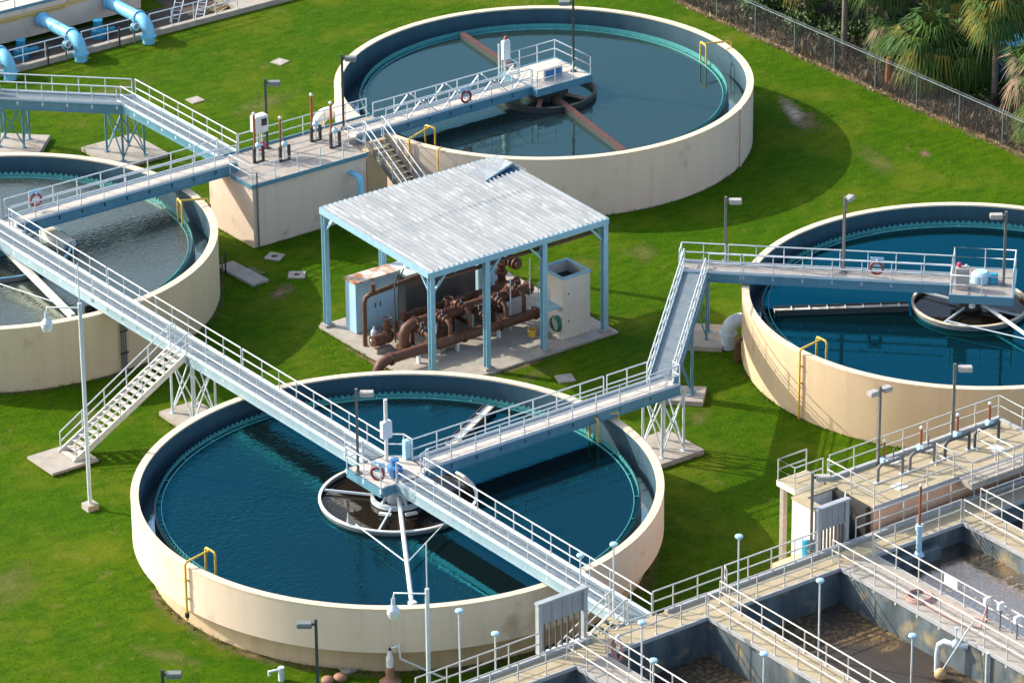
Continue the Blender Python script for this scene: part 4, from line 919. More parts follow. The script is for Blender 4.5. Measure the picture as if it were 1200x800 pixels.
for i, (x, y) in enumerate(((11.9, 18.3), (14.3, 16.6), (15.9, 18.1), (17.6, 16.7), (18.9, 18.4))):
    t = thing('pump', pl[i], 'pump', (x, y, 0.12), 0.4*i, 'rusty pumps under the canopy')
    MB().box(-0.5, 0.5, -0.35, 0.35, 0, 0.22).build('plinth', M['concrete'], t, bevel=0.02)
    b = MB().tube([(-0.55, 0, 0.6), (0.2, 0, 0.6)], 0.30, 14); b.ball((0.4, 0, 0.65), 0.36); b.tube([(0.4, 0, 0.6), (0.4, 0, 1.5)], 0.16, 12); b.tube([(0.4, 0, 1.15), (0.4, 0, 1.23)], 0.27, 12)
    b.build('pump_body', M['rust'], t)
    b = MB()
    for k in range(3): b.lathe([(0.36, -0.03), (0.36, 0.03)], (0.4, 0, 0.7+0.12*k), n=12)
    b.build('ribs', M['rust'], t)
    MB().ball((-0.58, 0, 0.66), 0.11).build('end_cap', M['chrome'], t)
    MB().arc((0.4, 0, 1.62), 0.24, 0.035).build('handwheel', M['rust'], t)
cl = ['small rusty branch pipe with tee at the left front of the headers', 'small rusty branch pipe with tee, second from left between headers', 'small rusty branch pipe with tee, third from left between headers', 'small rusty branch pipe with tee behind the middle column', 'small rusty branch pipe with tee, fifth from left between headers', 'small rusty branch pipe with tee closest to the cream tank']
for i, x in enumerate((13.3, 14.6, 15.8, 16.9, 18.1, 19.2)):
    t = thing('branch_pipe', cl[i], 'pipe', (x, 16.05, 0.12), 0, 'rusty branch pipes between the headers'); z = 1.0+0.35*(i % 3)
    MB().tube([(0, 0, 0.8), (0, 0, z), (0, 0.2, z+0.2), (0, 1.3, z+0.2), (0, 1.5, z), (0, 1.5, 0.3), (0, 2.7, 0.3), (0, 2.9, 0.5), (0, 2.9, 1.0)], 0.12, 10).build('pipe_body', M['rust'], t)
    for (y, zz) in ((0.45, z+0.2), (1.05, z+0.2)): MB().tube([(0, y-0.04, zz), (0, y+0.04, zz)], 0.2, 12).build('flange', M['rust'], t)
    MB().ball((0, 0.75, z+0.2), 0.21, 12).build('valve_body', M['rust'], t); MB().arc((0, 0.75, z+0.62), 0.17, 0.03).build('handwheel', M['rust_red'], t)
    MB().tube([(0, 0.75, z+0.2), (0, 0.75, z+0.62)], 0.03, 6).build('spindle', M['galv'], t); MB().ball((0.2, 0.75, z+0.25), 0.07).build('gauge', M['chrome'], t)
t = thing('overhead_pipe', 'thin rusty pipe run hung below the front eave of the canopy', 'pipe', (12.2, 13.6, 0.12), 0, 'rusty pipes under the canopy')
MB().tube([(0, 0, 5.45), (9.6, 0, 5.45)], 0.10, 10).build('pipe_body', M['rust'], t)
for x in (1.0, 3.3, 5.6, 7.9): MB().tube([(x, 0, 5.5), (x, 0, 6.1)], 0.015, 5).build('hanger', M['galv'], t)
t = thing('overhead_pipe', 'rusty brown pipe rising at the cabinet and running level behind', 'pipe', (11.55, 19.2, 0.0), 0, 'rusty pipes under the canopy')
MB().tube([(0, 0, 0), (0, 0, 2.5), (0.1, 0, 2.75), (0.35, 0, 2.85), (6.0, 0.6, 2.85), (7.2, 0.7, 2.85)], 0.12, 12).build('pipe_body', M['rust'], t)
MB().tube([(0.55, 0, 2.85), (0.55, 0, 3.4)], 0.13, 10).build('riser', M['rust'], t)
t = thing('overhead_pipe', 'two thin dark conduits rising from the slab edge and bending back', 'pipe', (13.0, 18.6, 0.12), 0, 'rusty pipes under the canopy')
b = MB()
for dx in (0, 0.22): b.tube([(dx, 0, 0), (dx, 0, 3.0), (dx+0.15, 0.15, 3.2), (dx+1.2, 1.2, 3.25)], 0.035, 7)
b.build('conduit', M['blackish'], t)
for i, x in enumerate((16.2, 18.4, 20.3)):
    lab = ['slim grey standpipe at the left among the rusty headers', 'slim grey standpipe in the middle among the rusty headers', 'slim grey standpipe at the right near the cream tank'][i]
    tag(MB().tube([(0, 0, 0), (0, 0, 2.6+0.3*i)], 0.035, 7).build('standpipe', M['galv'], None, (x, 15.2+0.9*i, 0.12)), lab, 'pipe', 'grey standpipes')
t = thing('gas_bottle', 'small silver cylinder standing by the light-blue cabinet', 'cylinder', (11.75, 18.7, 0.0))
MB().lathe([(0.16, 0), (0.16, 1.05), (0.05, 1.2), (0.05, 1.3), (0, 1.3)], n=14).build('cylinder_body', M['galv'], t); MB().box(-0.2, 0.2, -0.03, 0.03, 0.5, 0.58).build('strap', M['blackish'], t)
t = thing('pipe_riser', 'thick rusty valve stack standing behind the headers at the right', 'pipe', (20.2, 19.3, 0.12))
b = MB().tube([(0, 0, 0), (0, 0, 2.4), (0.0, -0.3, 2.6), (0, -1.5, 2.6)], 0.22, 14)
for z in (0.5, 1.1, 1.7, 2.2): b.tube([(0, 0, z-0.06), (0, 0, z+0.06)], 0.34, 14)
b.build('pipe_body', M['rust'], t)
for k in range(4): MB().tube([(0, -0.3-0.32*k, 2.6), (0, -0.38-0.32*k, 2.6)], 0.33, 14).build('flange', M['rust'], t)
t = thing('chemical_tank', 'tall square cream tank with dark open top beside the canopy column', 'tank', (19.85, 13.65, 0.12))
b = MB(); b.box(0, 1.75, 0, 0.06, 0, 3.3); b.box(0, 1.75, 1.84, 1.9, 0, 3.3); b.box(0, 0.06, 0.06, 1.84, 0, 3.3); b.box(1.69, 1.75, 0.06, 1.84, 0, 3.3); b.box(0.06, 1.69, 0.06, 1.84, 0, 2.7); b.build('body', M['tank_cream'], t)
b = MB(); b.box(-0.04, 1.79, -0.05, 0.12, 3.3, 3.4); b.box(-0.04, 1.79, 1.78, 1.95, 3.3, 3.4); b.box(-0.04, 0.12, 0.12, 1.78, 3.3, 3.4); b.box(1.63, 1.79, 0.12, 1.78, 3.3, 3.4); b.build('rim', M['frame_blue'], t)
MB().box(0.07, 1.68, 0.07, 1.83, 2.71, 2.74).build('liquid', M['blackish'], t)
MB().box(-0.75, 0.0, 0.1, 1.2, 1.75, 1.83).build('side_shelf', M['frame_blue'], t)
b = MB().tube([(-0.7, 0.15, 1.83), (-0.7, 0.15, 3.0)], 0.025, 6); b.tube([(-0.7, 1.1, 1.83), (-0.7, 1.1, 3.0), (-0.7, 0.15, 3.0)], 0.025, 6); b.build('guard_rail', M['frame_blue'], t)
b = MB(); b.box(0.35, 0.42, -0.03, -0.003, 2.4, 2.5); b.box(0.35, 0.42, -0.03, -0.003, 0.9, 1.0); b.build('latch', M['pole_grey'], t)
t = thing('hose_reel', 'dark green coiled hose hanging on the side of the cream tank', 'hose', (19.8, 14.0, 0.6))
b = MB()
for k in range(4): b.arc((-0.08-0.05*k, 0, 0.35), 0.42-0.02*k, 0.035, axis='x')
b.build('hose', M['hose_green'], t); MB().box(-0.2, 0.05, -0.05, 0.05, 0.7, 0.8).build('hook', M['frame_blue'], t)
t = thing('bucket', 'small yellow bucket on the slab by the cream tank', 'bucket', (18.9, 15.0, 0.12))
MB().lathe([(0.20, 0), (0.25, 0.4), (0.22, 0.4), (0.18, 0.05), (0, 0.05)], n=18).build('bucket_body', M['yellow'], t); MB().tube([(-0.24, 0, 0.38), (-0.1, 0.1, 0.55), (0.1, 0.1, 0.55), (0.24, 0, 0.38)], 0.012, 5).build('handle', M['galv'], t)

# ------------------------------------------------------------------ square basins (deck at 4.1 m)
DZ = 4.1
t = thing('aeration_basin', 'large concrete block of square basins with yellowish walkways, bottom right', 'basin', (0, -18.15, 0))
XL, XR, YB = -14.0, 34.0, -60.0
def slab(nm, x0, x1, y0, y1, z0, z1, m, par, bevel=0.0): return MB().box(x0, x1, y0+18.15, y1+18.15, z0, z1).build(nm, M[m], par, bevel=bevel)
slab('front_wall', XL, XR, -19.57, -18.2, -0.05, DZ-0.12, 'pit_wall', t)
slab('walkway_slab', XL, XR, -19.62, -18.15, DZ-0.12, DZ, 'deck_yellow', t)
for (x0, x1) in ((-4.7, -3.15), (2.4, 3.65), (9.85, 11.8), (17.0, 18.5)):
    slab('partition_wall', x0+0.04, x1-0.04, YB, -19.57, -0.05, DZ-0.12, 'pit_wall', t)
    slab('walkway_slab', x0, x1, YB, -19.62, DZ-0.12, DZ, 'deck_yellow' if x0 in (2.4, 17.0) else 'concrete', t)
    for x in (x0, x1): slab('edge_trim', x-0.05, x+0.05, YB, -19.67, DZ-0.16, DZ+0.012, 'curb', t)
slab('kerb', XL, -2.9, -18.35, -18.13, DZ-0.2, DZ+0.16, 'curb', t); slab('kerb', 1.2, XR, -18.35, -18.13, DZ-0.2, DZ+0.16, 'curb', t)
for (x0, x1) in ((XL+0.42, -4.75), (-3.1, 2.35), (3.7, 9.8), (11.85, 16.95), (18.55, XR-0.42)): slab('edge_trim', x0, x1, -19.68, -19.58, DZ-0.16, DZ+0.012, 'curb', t)
slab('end_wall', XL, XL+0.4, YB, -19.64, -0.05, DZ, 'concrete', t); slab('end_wall', XR-0.4, XR, YB, -19.64, -0.05, DZ, 'concrete', t)
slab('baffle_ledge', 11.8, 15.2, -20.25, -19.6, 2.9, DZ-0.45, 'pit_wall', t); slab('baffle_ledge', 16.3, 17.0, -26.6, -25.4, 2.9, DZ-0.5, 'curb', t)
for i, (x0, x1, z) in enumerate(((XL+0.2, -4.67, 2.3), (-3.18, 2.43, 2.2), (3.62, 9.88, 2.3), (11.77, 17.03, 3.1), (18.47, XR-0.2, 3.1))):
    o = MB().add([(x0, YB, z), (x1, YB, z), (x1, -19.55, z), (x0, -19.55, z)], [(0, 1, 2, 3)]).build('water', M['sludge']); structure(o)
RW = M['rail_warm']
rail_thing('railing on the kerb left of the slatted gate, facing the nearest tank', [(-12.0, -18.24, DZ+0.16), (-5.6, -18.24, DZ+0.16)])
rail_thing('kerb railing right of the walkway landing, jogging down to the landing', [(0.68, -18.0, DZ), (1.6, -18.24, DZ+0.16), (4.3, -18.24, DZ+0.16)])
rail_thing('kerb railing between the landing and the second gate, beside the lawn', [(4.4, -18.45, DZ), (4.45, -18.24, DZ+0.16), (9.7, -18.24, DZ+0.16)])
rail_thing('long kerb railing in front of the peach wall', [(11.9, -18.24, DZ+0.16), (24.5, -18.24, DZ+0.16)])
rail_thing('railing above the dark basin left of the slatted gate', [(-12, -19.5, DZ), (-4.75, -19.5, DZ)])
rail_thing('railing along the basin edge between first and second cross walkways', [(-3.05, -19.5, DZ), (2.4, -19.5, DZ)])
rail_thing('railing along the basin edge between second and third cross walkways', [(3.7, -19.5, DZ), (9.85, -19.5, DZ)])
rail_thing('railing along the basin edge right of the third cross walkway', [(11.8, -19.5, DZ), (17.0, -19.5, DZ)])
rail_thing('railing along the basin edge farthest right below the peach wall', [(18.5, -19.5, DZ), (25.0, -19.5, DZ)])
rail_thing('left railing of first cross walkway, nearest the bottom edge', [(-4.65, -18.9, DZ), (-4.65, -33, DZ)])
rail_thing('right railing of first cross walkway, holding the coiled hose', [(-3.2, -18.4, DZ), (-3.2, -33, DZ)])
rail_thing('left railing of second cross walkway with yellow deck', [(2.45, -19.6, DZ), (2.45, -36, DZ)])
rail_thing('right railing of second cross walkway with yellow deck', [(3.58, -19.0, DZ), (3.58, -36, DZ)])
rail_thing('left railing of third cross walkway, above the grey wall face', [(9.92, -19.0, DZ), (9.92, -36, DZ)], drop=0.35)
rail_thing('right railing of third cross walkway, carrying the white sign plate', [(11.72, -19.7, DZ), (11.72, -36, DZ)])
rail_thing('left railing of the farthest cross walkway at the right edge', [(17.08, -19.6, DZ), (17.08, -32, DZ)])
rail_thing('right railing of the farthest cross walkway at the right edge', [(18.42, -19.2, DZ), (18.42, -32, DZ)])

def slatted_gate(label, x0, x1, y, z0, h, solid, group='grey slatted gates'):
    t = thing('sluice_gate', label, 'gate', (x0, y, z0), 0, group); wd = x1-x0
    for x in (0, wd): MB().box(x-0.10, x+0.10, -0.12, 0.12, 0, h).build('side_post', M['gate_frame'], t)
    MB().box(-0.14, wd+0.14, -0.14, 0.14, h, h+0.10).build('head_beam', M['gate_frame'], t)
    k = 4; q = (wd-0.2)/k
    for i in range(k): MB().box(0.1+i*q+0.012, 0.1+(i+1)*q-0.012, -0.04, 0.04, h*(1-solid), h-0.005).build('panel', M['gate_grey'], t)
    for i in range(7): 
        x = 0.1 + (wd-0.2)*(i+0.5)/7; MB().box(x-0.035, x+0.035, -0.05, 0.03, 0.05, h*(1-solid)).build('slat', M['gate_dark'], t)
    MB().box(0.1, wd-0.1, -0.06, 0.06, 0.0, 0.05).build('sill', M['galv'], t)
    return t
slatted_gate('grey slatted gate on the basin deck in front of the cream stairs', -5.35, -2.95, -17.9, 4.1, 2.35, 0.42)
slatted_gate('grey slatted gate standing against the white wall by the peach wall', 9.95, 11.55, -17.95, 4.1, 2.1, 0.5)
# upper block
t = thing('inlet_block', 'raised concrete inlet block with peach wall and valve frames at the right', 'concrete block', (13.45, -17.65, 0))
MB().box(0, 10.35, 0, 3.25, -0.05, 5.08).build('wall', M['peach'], t)
MB().box(-0.05, 10.4, -0.05, 3.3, 5.08, 5.2).build('deck', M['deck_yellow'], t)
b = MB(); b.box(-0.05, 10.4, 3.1, 3.3, 5.2, 5.36); b.box(10.2, 10.4, -0.05, 3.1, 5.2, 5.32); b.box(-0.09, 10.44, -0.10, -0.05, 5.02, 5.24); b.build('kerb', M['curb'], t)
MB().box(4.9, 10.6, -1.05, -0.05, 4.9, 5.2).build('deck_step', M['concrete'], t)
handrail(t, [(0.1, 3.2, 5.36), (10.3, 3.2, 5.36), (10.3, 0.0, 5.32)], RW)
handrail(t, [(0.0, 3.2, 5.2), (0.0, 0.0, 5.2), (4.7, 0.0, 5.2)], RW)
handrail(t, [(4.9, 1.4, 5.2), (4.9, -1.0, 5.2), (8.0, -1.0, 5.2)], RW)
handrail(t, [(7.4, 1.4, 5.2), (7.4, -1.0, 5.2)], RW)
t = thing('channel_box', 'white-walled open channel box behind the second grey gate', 'concrete box', (11.15, -17.75, 0))
b = MB(); b.box(0, 0.45, 0, 3.0, -0.05, 5.1); b.box(0.45, 2.28, 2.6, 3.0, -0.05, 5.1); b.box(0.45, 2.28, 0.0, 2.6, -0.05, 3.2); b.build('wall', M['white_wall'], t)
b = MB(); b.box(-0.03, 0.48, -0.03, 3.03, 5.1, 5.2); b.box(0.48, 2.28, 2.57, 3.03, 5.1, 5.2); b.build('coping', M['deck_yellow'], t)
MB().box(0.45, 2.28, 0.02, 2.6, 3.2, 3.22).build('channel_bed', M['blackish'], t)
b = MB().box(2.0, 2.28, 0.3, 2.6, 3.3, 5.12); b.build('inner_face', M['blackish'], t)
MB().tube([(0.4, 0.3, 4.2), (2.2, 1.9, 5.25)], 0.03, 6).build('stay_rod', M['galv'], t)
t = thing('access_platform', 'small cream access platform on a leg above the lawn', 'platform', (11.65, -14.3, 0))
MB().box(0, 1.75, 0, 1.25, 4.95, 5.2).build('deck', M['white_wall'], t); MB().box(0.05, 1.7, 0.05, 1.2, 5.2, 5.215).build('deck_plate', M['deck_yellow'], t)
MB().box(0.12, 0.36, 0.9, 1.14, 0, 4.95).build('leg', M['concrete'], t); MB().box(-0.05, 0.53, 0.73, 1.31, -0.02, 0.2).build('base_pad', M['concrete'], t)
handrail(t, [(1.7, 0.05, 5.2), (0.05, 0.05, 5.2), (0.05, 1.2, 5.2), (1.7, 1.2, 5.2)], RW)
for i, (x, lab) in enumerate(((15.1, 'pale grey pipe hoop on the inlet block, leftmost of four'), (17.0, 'grey pipe hoop second from left on the inlet block'),
                              (19.1, 'dark pipe hoop third from left on the inlet block'), (20.9, 'dark pipe hoop rightmost of four on the inlet block'))):
    t = thing('pipe_hoop', lab, 'pipe frame', (x, -16.0, 5.2), 0, 'pipe hoops on the inlet block')
    MB().tube([(0, 0, 0), (0, 0, 0.65), (0.1, 0, 0.8), (0.25, 0, 0.84), (1.45, 0, 0.84), (1.45, 0, 0)], 0.075, 9).build('hoop', M['pole_dark'] if i > 1 else M['pole_grey'], t)
    for dx in (0, 1.45): MB().lathe([(0.15, 0), (0.15, 0.05), (0, 0.05)], (dx, 0, 0), n=12).build('base_flange', M['galv'], t)
for i, (x, lab) in enumerate(((16.55, 'rust-coloured valve stem nearest the double lamp on the inlet block'), (18.75, 'rust-coloured valve stem second from left along the far kerb of the inlet block'),
                              (20.96, 'rust-coloured valve stem beside the single lamp post on the inlet block'), (22.92, 'rust-coloured valve stem at the far right corner of the inlet block'))):
    t = thing('rising_stem_valve', lab, 'valve', (x, -14.75, 5.2), 0, 'rusty valve stems along the inlet block kerb')
    MB().box(-0.16, 0.16, -0.16, 0.16, 0, 0.35).build('gearbox', M['cabinet'], t, bevel=0.03)
    MB().tube([(0, 0, 0.35), (0, 0, 1.15)], 0.06, 8).build('stem_cover', M['stem_rust'], t); MB().ball((0, 0, 1.18), 0.09).build('cap', M['white_paint'], t)
for i, (x, lab) in enumerate(((16.6, 'white flat handwheel on the inlet block deck, left one'), (18.7, 'white flat handwheel on the inlet block deck, right one'))):
    t = thing('handwheel', lab, 'handwheel', (x+0.1, -15.2, 5.2), 0, 'white handwheels on the inlet block')
    b = MB().arc((0, 0, 0.3), 0.28, 0.05)
    for k in range(4): b.tube([(0, 0, 0.3), pol(0.28, 90*k+20, 0.3)], 0.025, 6)
    b.build('wheel', M['white_paint'], t); MB().tube([(0, 0, 0), (0, 0, 0.95)], 0.035, 7).build('spindle', M['pole_grey'], t)
for i, (x, y, lab) in enumerate(((17.3, -14.75, 'small white cover plate near the left handwheel'), (21.6, -16.7, 'small white cover plate in front of the rightmost hoop'), (15.6, -16.9, 'small white cover plate near the left end of the inlet block'))):
    tag(MB().box(-0.3, 0.3, -0.3, 0.3, 0, 0.05).build('cover_plate', M['white_paint'], None, (x, y, 5.2), bevel=0.01), lab, 'cover plate', 'white cover plates')
t = thing('rising_stem_valve', 'tall rust-red valve stem on a blue stand at the basin edge', 'valve', (13.9, -20.2, 3.65))
MB().lathe([(0.26, 0), (0.2, 0.12), (0.13, 0.2), (0.13, 1.2), (0.18, 1.25), (0.18, 1.5), (0, 1.5)], n=16).build('stand', M['cabinet'], t)
MB().tube([(0, 0, 1.5), (0, 0, 3.4)], 0.06, 8).build('stem_cover', M['stem_rust'], t); MB().ball((0, 0, 3.44), 0.08).build('cap', M['white_paint'], t)
t = thing('drum', 'blue plastic drum with pale lid beside the white wall', 'drum', (10.35, -17.0, 3.35))
MB().lathe([(0.36, 0), (0.38, 0.1), (0.38, 0.95), (0.33, 1.02), (0, 1.02)], n=24).build('drum_body', M['drum_blue'], t); MB().lathe([(0.36, 1.025), (0.36, 1.07), (0, 1.07)], n=24).build('lid', M['white_paint'], t)
o = tag(MB().box(8.6, 11.1, -17.9, -16.4, -0.05, 3.35).build('plinth', M['peach'], None), 'peach concrete plinth behind the kerb carrying the blue drum', 'plinth')
t = thing('hose', 'pinkish hose coiled over the railing of the first cross walkway', 'hose', (-3.05, -20.2, DZ))
b = MB()
for k in range(6): 
    r = 0.34-0.015*k; pts = [(0.02+0.035*k, r*math.cos(2*PI*i/20), 0.42+0.55*math.sin(2*PI*i/20)-0.02*k) for i in range(20)]; b.tube(pts, 0.028, 6, closed=True)
b.build('coil', M['hose_pink'], t); MB().lathe([(0.10, 0), (0.13, 0.15), (0.06, 0.35), (0, 0.35)], (0.1, 0, 0.75), n=14).build('hanger', M['white_paint'], t)
t = thing('hose', 'long pink hose looped on the third cross walkway and over its railing', 'hose', (10.8, -24.0, DZ))
b = MB()
for k in range(3): b.arc((-0.1, 0.1, 0.05+0.05*k), 0.62-0.05*k, 0.035, n=28)
b.tube([(-0.3, -0.5, 0.05), (-0.35, -1.6, 0.05), (-0.3, -3.0, 0.05), (0.1, -3.6, 0.05), (0.5, -3.4, 0.6), (0.85, -3.3, 1.1), (1.0, -3.3, 1.15)], 0.035, 7)
b.tube([(0.3, 0.5, 0.05), (0.55, -0.8, 0.05), (0.5, -2.6, 0.05), (0.55, -3.6, 0.3)], 0.035, 7)
b.build('hose_body', M['hose_pink'], t)
t = thing('float_switch', 'tan float ball on a long slanting rod from the third cross walkway', 'float', (9.8, -28.3, DZ))
MB().tube([(0, 0, 1.0), (-1.0, 0.75, -1.35)], 0.035, 7).build('rod', M['galv'], t); MB().ball((-1.05, 0.78, -1.5), 0.27, 16).build('float_ball', M['float_tan'], t)
t = thing('return_pipe', 'grey bent pipe with valve going from the third cross walkway down into the basin', 'pipe', (9.8, -27.0, DZ))
MB().tube([(0.1, -0.9, -0.4), (-0.3, -0.6, -0.35), (-0.5, -0.1, -0.3), (-0.62, 0.1, -0.5), (-0.65, 0.15, -0.9), (-0.65, 0.15, -2.0)], 0.13, 12).build('pipe_body', M['galv'], t)
MB().ball((-0.25, -0.55, -0.32), 0.22).build('valve_body', M['galv'], t); MB().tube([(-0.25, -0.55, -0.3), (-0.25, -0.55, 0.4)], 0.03, 6).build('stem', M['galv'], t); MB().lathe([(0.08, 0), (0.08, 0.08), (0, 0.08)], (-0.25, -0.55, 0.4), n=10).build('knob', M['cabinet'], t)
tag(MB().tube([(0, 0, 0), (0, 0, -2.2)], 0.07, 9).build('dip_pipe', M['galv'], None, (9.76, -29.3, DZ-0.05)), 'straight grey dip pipe on the wall face right of the bent pipe', 'pipe')
def sensor(label, x, y, hs):
    t = thing('sensor_station', label, 'instrument', (x, y, DZ), 0, 'instruments on the third cross walkway')
    MB().tube([(0, 0, 0), (0, 0, hs)], 0.04, 7).build('post', M['pole_grey'], t); MB().box(-0.16, 0.16, -0.10, 0.10, hs-0.25, hs+0.1).build('case', M['white_paint'], t, bevel=0.03)
    MB().tube([(0.05, 0, hs-0.25), (0.1, 0.1, 0.2), (0.25, 0.1, 0)], 0.02, 5).build('cable', M['blackish'], t)
sensor('white instrument box on a post nearest the sign plate', 11.5, -27.3, 1.1); sensor('white instrument box in the middle of three', 11.45, -28.2, 1.25); sensor('white instrument box closest to the bottom right corner', 11.5, -29.2, 1.0)
t = thing('sign_plate', 'small white blank sign plate hung on the third cross walkway railing', 'sign', (11.76, -24.6, DZ+0.5))
MB().box(0, 0.03, -0.5, 0.35, 0, 0.55).build('plate', M['white_paint'], t); MB().box(-0.02, 0.0, -0.3, -0.25, 0.45, 0.57).build('clip', M['galv'], t)

# ------------------------------------------------------------------ lamps
def shoebox(label, base, ztop, face, double=False, mt='pole_grey', group='shoebox lamp posts', head='lamp_grey'):
    t = thing('lamp_post', label, 'lamp post', base, math.radians(face), group); h = ztop-base[2]
    b = MB().box(-0.065, 0.065, -0.065, 0.065, 0.02, h); b.build('pole', M[mt], t)
    MB().box(-0.16, 0.16, -0.16, 0.16, 0, 0.05).build('base_plate', M[mt], t)
    for s in ((1, -1) if double else (1,)):
        MB().box(min(s*0.065, s*0.25), max(s*0.065, s*0.16), -0.04, 0.04, h-0.28, h-0.18).build('arm', M[mt], t)
        hl = 0.62 if double else 0.80; x0, x1 = sorted((s*0.16, s*hl)); a = MB().box(x0, x1, -0.19, 0.19, h-0.36, h-0.13).build('lamp_head', M[head], t, bevel=0.03)
        MB().box(x0+0.05, x1-0.05, -0.14, 0.14, h-0.375, h-0.361).build('lens', M['lamp_glass'], a)
    return t
R0 = -36.4   # direction of image right in the grid
shoebox('dark lamp post with box head at the back of the valve box', (17.63, 36.9, 3.6), 7.6, R0, mt='pole_dark', head='head_dark')
shoebox('dark lamp post by the farthest tank rim near the white elbow pipe', (22.4, 36.6, 3.64), 7.95, R0, mt='pole_dark', head='head_dark')
shoebox('lamp post on the platform of the farthest tank, head at the top photo edge', (37.3, 35.6, 3.7), 8.0, R0+180, mt='pole_dark', head='head_dark')
shoebox('lamp post at the corner landing beside the right-hand tank', (27.0, 9.5, 4.0), 7.5, R0, mt='pole_grey')
shoebox('lamp post halfway along the walkway over the right-hand tank', (30.75, 4.75, 4.0), 8.08, R0+60)
shoebox('lamp post on the centre platform of the right-hand tank', (36.0, -1.35, 4.0), 8.0, R0+180, mt='pole_grey')
shoebox('grey lamp post at the centre platform of the nearest tank', (-1.45, 1.05, 4.0), 8.27, R0, mt='pole_grey')
shoebox('double-headed lamp post on the far kerb of the inlet block', (16.4, -14.5, 5.2), 9.05, R0+35, True)
shoebox('single-headed lamp post on the far kerb of the inlet block', (20.9, -14.5, 5.2), 8.87, R0)
shoebox('grey lamp post standing in front of the second slatted gate', (9.75, -17.75, 4.1), 8.0, R0)
shoebox('dark lamp post in front of the nearest tank, its foot below the photo', (-12.9, -12.3, 0.0), 5.85, R0+180, mt='pole_dark', head='head_dark')
shoebox('dark lamp post at the very bottom left, only its head in view', (-20.5, -12.2, 0.0), 5.95, R0, mt='pole_dark', head='head_dark')
def globe(label, x, y, z, ztop):
    t = thing('post_light', label, 'post light', (x, y, z), 0, 'slim post lights round the basins'); h = ztop-z
    MB().tube([(0, 0, 0), (0, 0, h-0.1)], 0.04, 7).build('pole', M['rail'], t)
    a = MB().lathe([(0.05, h-0.12), (0.15, h-0.10), (0.185, h-0.04), (0.16, h+0.02), (0.08, h+0.05), (0, h+0.055)], n=18).build('lamp_head', M['lamp_cap'], t)
    MB().lathe([(0.0, h-0.18), (0.08, h-0.17), (0.12, h-0.10)], n=14).build('lens', M['lamp_glass'], a)
for a in (('slim white post light on the deck near the second cross walkway', 3.85, -19.9, DZ, 7.64), ('slim white post light above the middle basin, right of second cross walkway', 3.9, -25.2, 2.2, 7.71),
          ('slim white post light beside the slatted gate by the cream stairs', -2.6, -17.2, DZ, 7.67), ('slim white post light at the walkway landing near the tank wall', -0.9, -17.3, DZ, 7.7),
          ('slim white post light beside the coiled hose', -3.3, -22.3, DZ, 6.85), ('slim white post light standing in the basin by the bottom right', 5.4, -29.4, 2.2, 6.4),
          ('slim white post light in front of nearest tank, taller of the left two', -9.55, -18.0, DZ, 7.61), ('short white post light in front of nearest tank near the gate', -7.75, -18.05, DZ, 5.97),
          ('slim post light at the bottom edge on the first cross walkway', -4.5, -24.6, DZ, 6.45), ('slim post light cut by the bottom edge in the middle basin', -0.6, -27.0, 2.2, 6.5)): globe(*a)
def bell_lamp(label, base, zarm, al, dirv, ztop, whip):
    t = thing('bell_lamp', label, 'lamp post', base, 0, 'bell-shaped lamps on arms'); h = zarm-base[2]; d = Vector((*dirv, 0)).normalized()
    MB().tube([(0, 0, 0), (0, 0, h+0.25)], 0.10, 10).build('pole', M['galv'], t); MB().box(-0.3, 0.3, -0.3, 0.3, -0.05, 0.3).build('base_block', M['concrete'], t)
    if whip: MB().tube([(0, 0, h+0.2), (0, 0, whip-base[2])], 0.03, 6).build('lightning_rod', M['galv'], t)
    e = d*al; MB().tube([(0, 0, h), (e.x, e.y, h+0.05), (e.x*1.04, e.y*1.04, h-0.25)], 0.04, 7).build('arm', M['galv'], t)
    e = e*1.04; a = MB().lathe([(0.09, -0.2), (0.09, -0.5), (0.14, -0.55), (0.27, -0.72), (0.28, -0.90)], (e.x, e.y, h), n=20).build('lamp_head', M['galv'], t)
    MB().lathe([(0.28, -0.90), (0.20, -1.12), (0.0, -1.2)], (e.x, e.y, h), n=20).build('lens', M['lamp_glass'], a)
bell_lamp('tall pale lamp post on the lawn by the left-hand tank with bell lamp', (-9.02, 12.35, 0), 10.35, 1.5, (-0.80, 0.59), 0, 12.6)
bell_lamp('short pale lamp post at the bottom edge with bell lamp over rusty vent', (-7.57, -12.91, 0), 5.6, 1.4, (-0.80, 0.59), 0, 8.0)

# ------------------------------------------------------------------ yellow spray pipes over the rims
def spray(label, c, ro, rw, deg, zlow, down=True):
    t = thing('spray_pipe', label, 'pipe', (c[0], c[1], 0), math.radians(deg), 'yellow spray pipes over the tank rims')
    o = ro+0.12; pts = ([(o, 0, zlow)] if down else []) + [(o, 0, 3.62), (o-0.1, 0, 3.72), (rw-0.1, 0, 3.85)]
    MB().tube(pts, 0.055, 9).build('riser', M['yellow'], t)
    u = rw-0.1; MB().tube([(u, -0.35, 2.55), (u, -0.35, 3.75), (u, -0.28, 3.85), (u, 0.28, 3.85), (u, 0.35, 3.75), (u, 0.35, 2.55)], 0.055, 9).build('inverted_loop', M['yellow'], t)
    for z in ((2.8, 1.9) if down else ()): MB().box(o-0.14, o+0.08, -0.07, 0.07, z, z+0.06).build('bracket', M['yellow'], t)
    if down and zlow > 0.5: MB().lathe([(0.10, 0), (0.10, 0.22), (0, 0.22)], (o, 0, zlow+0.15), n=10).build('valve_body', M['blackish'], t)
spray('yellow spray pipe on the near left wall of the nearest tank', (0, 0), 12.2, 11.0, 185, 0.85)
spray('yellow spray pipe under the cream walkway on the nearest tank rim', (0, 0), 12.2, 11.0, -3, 2.9)
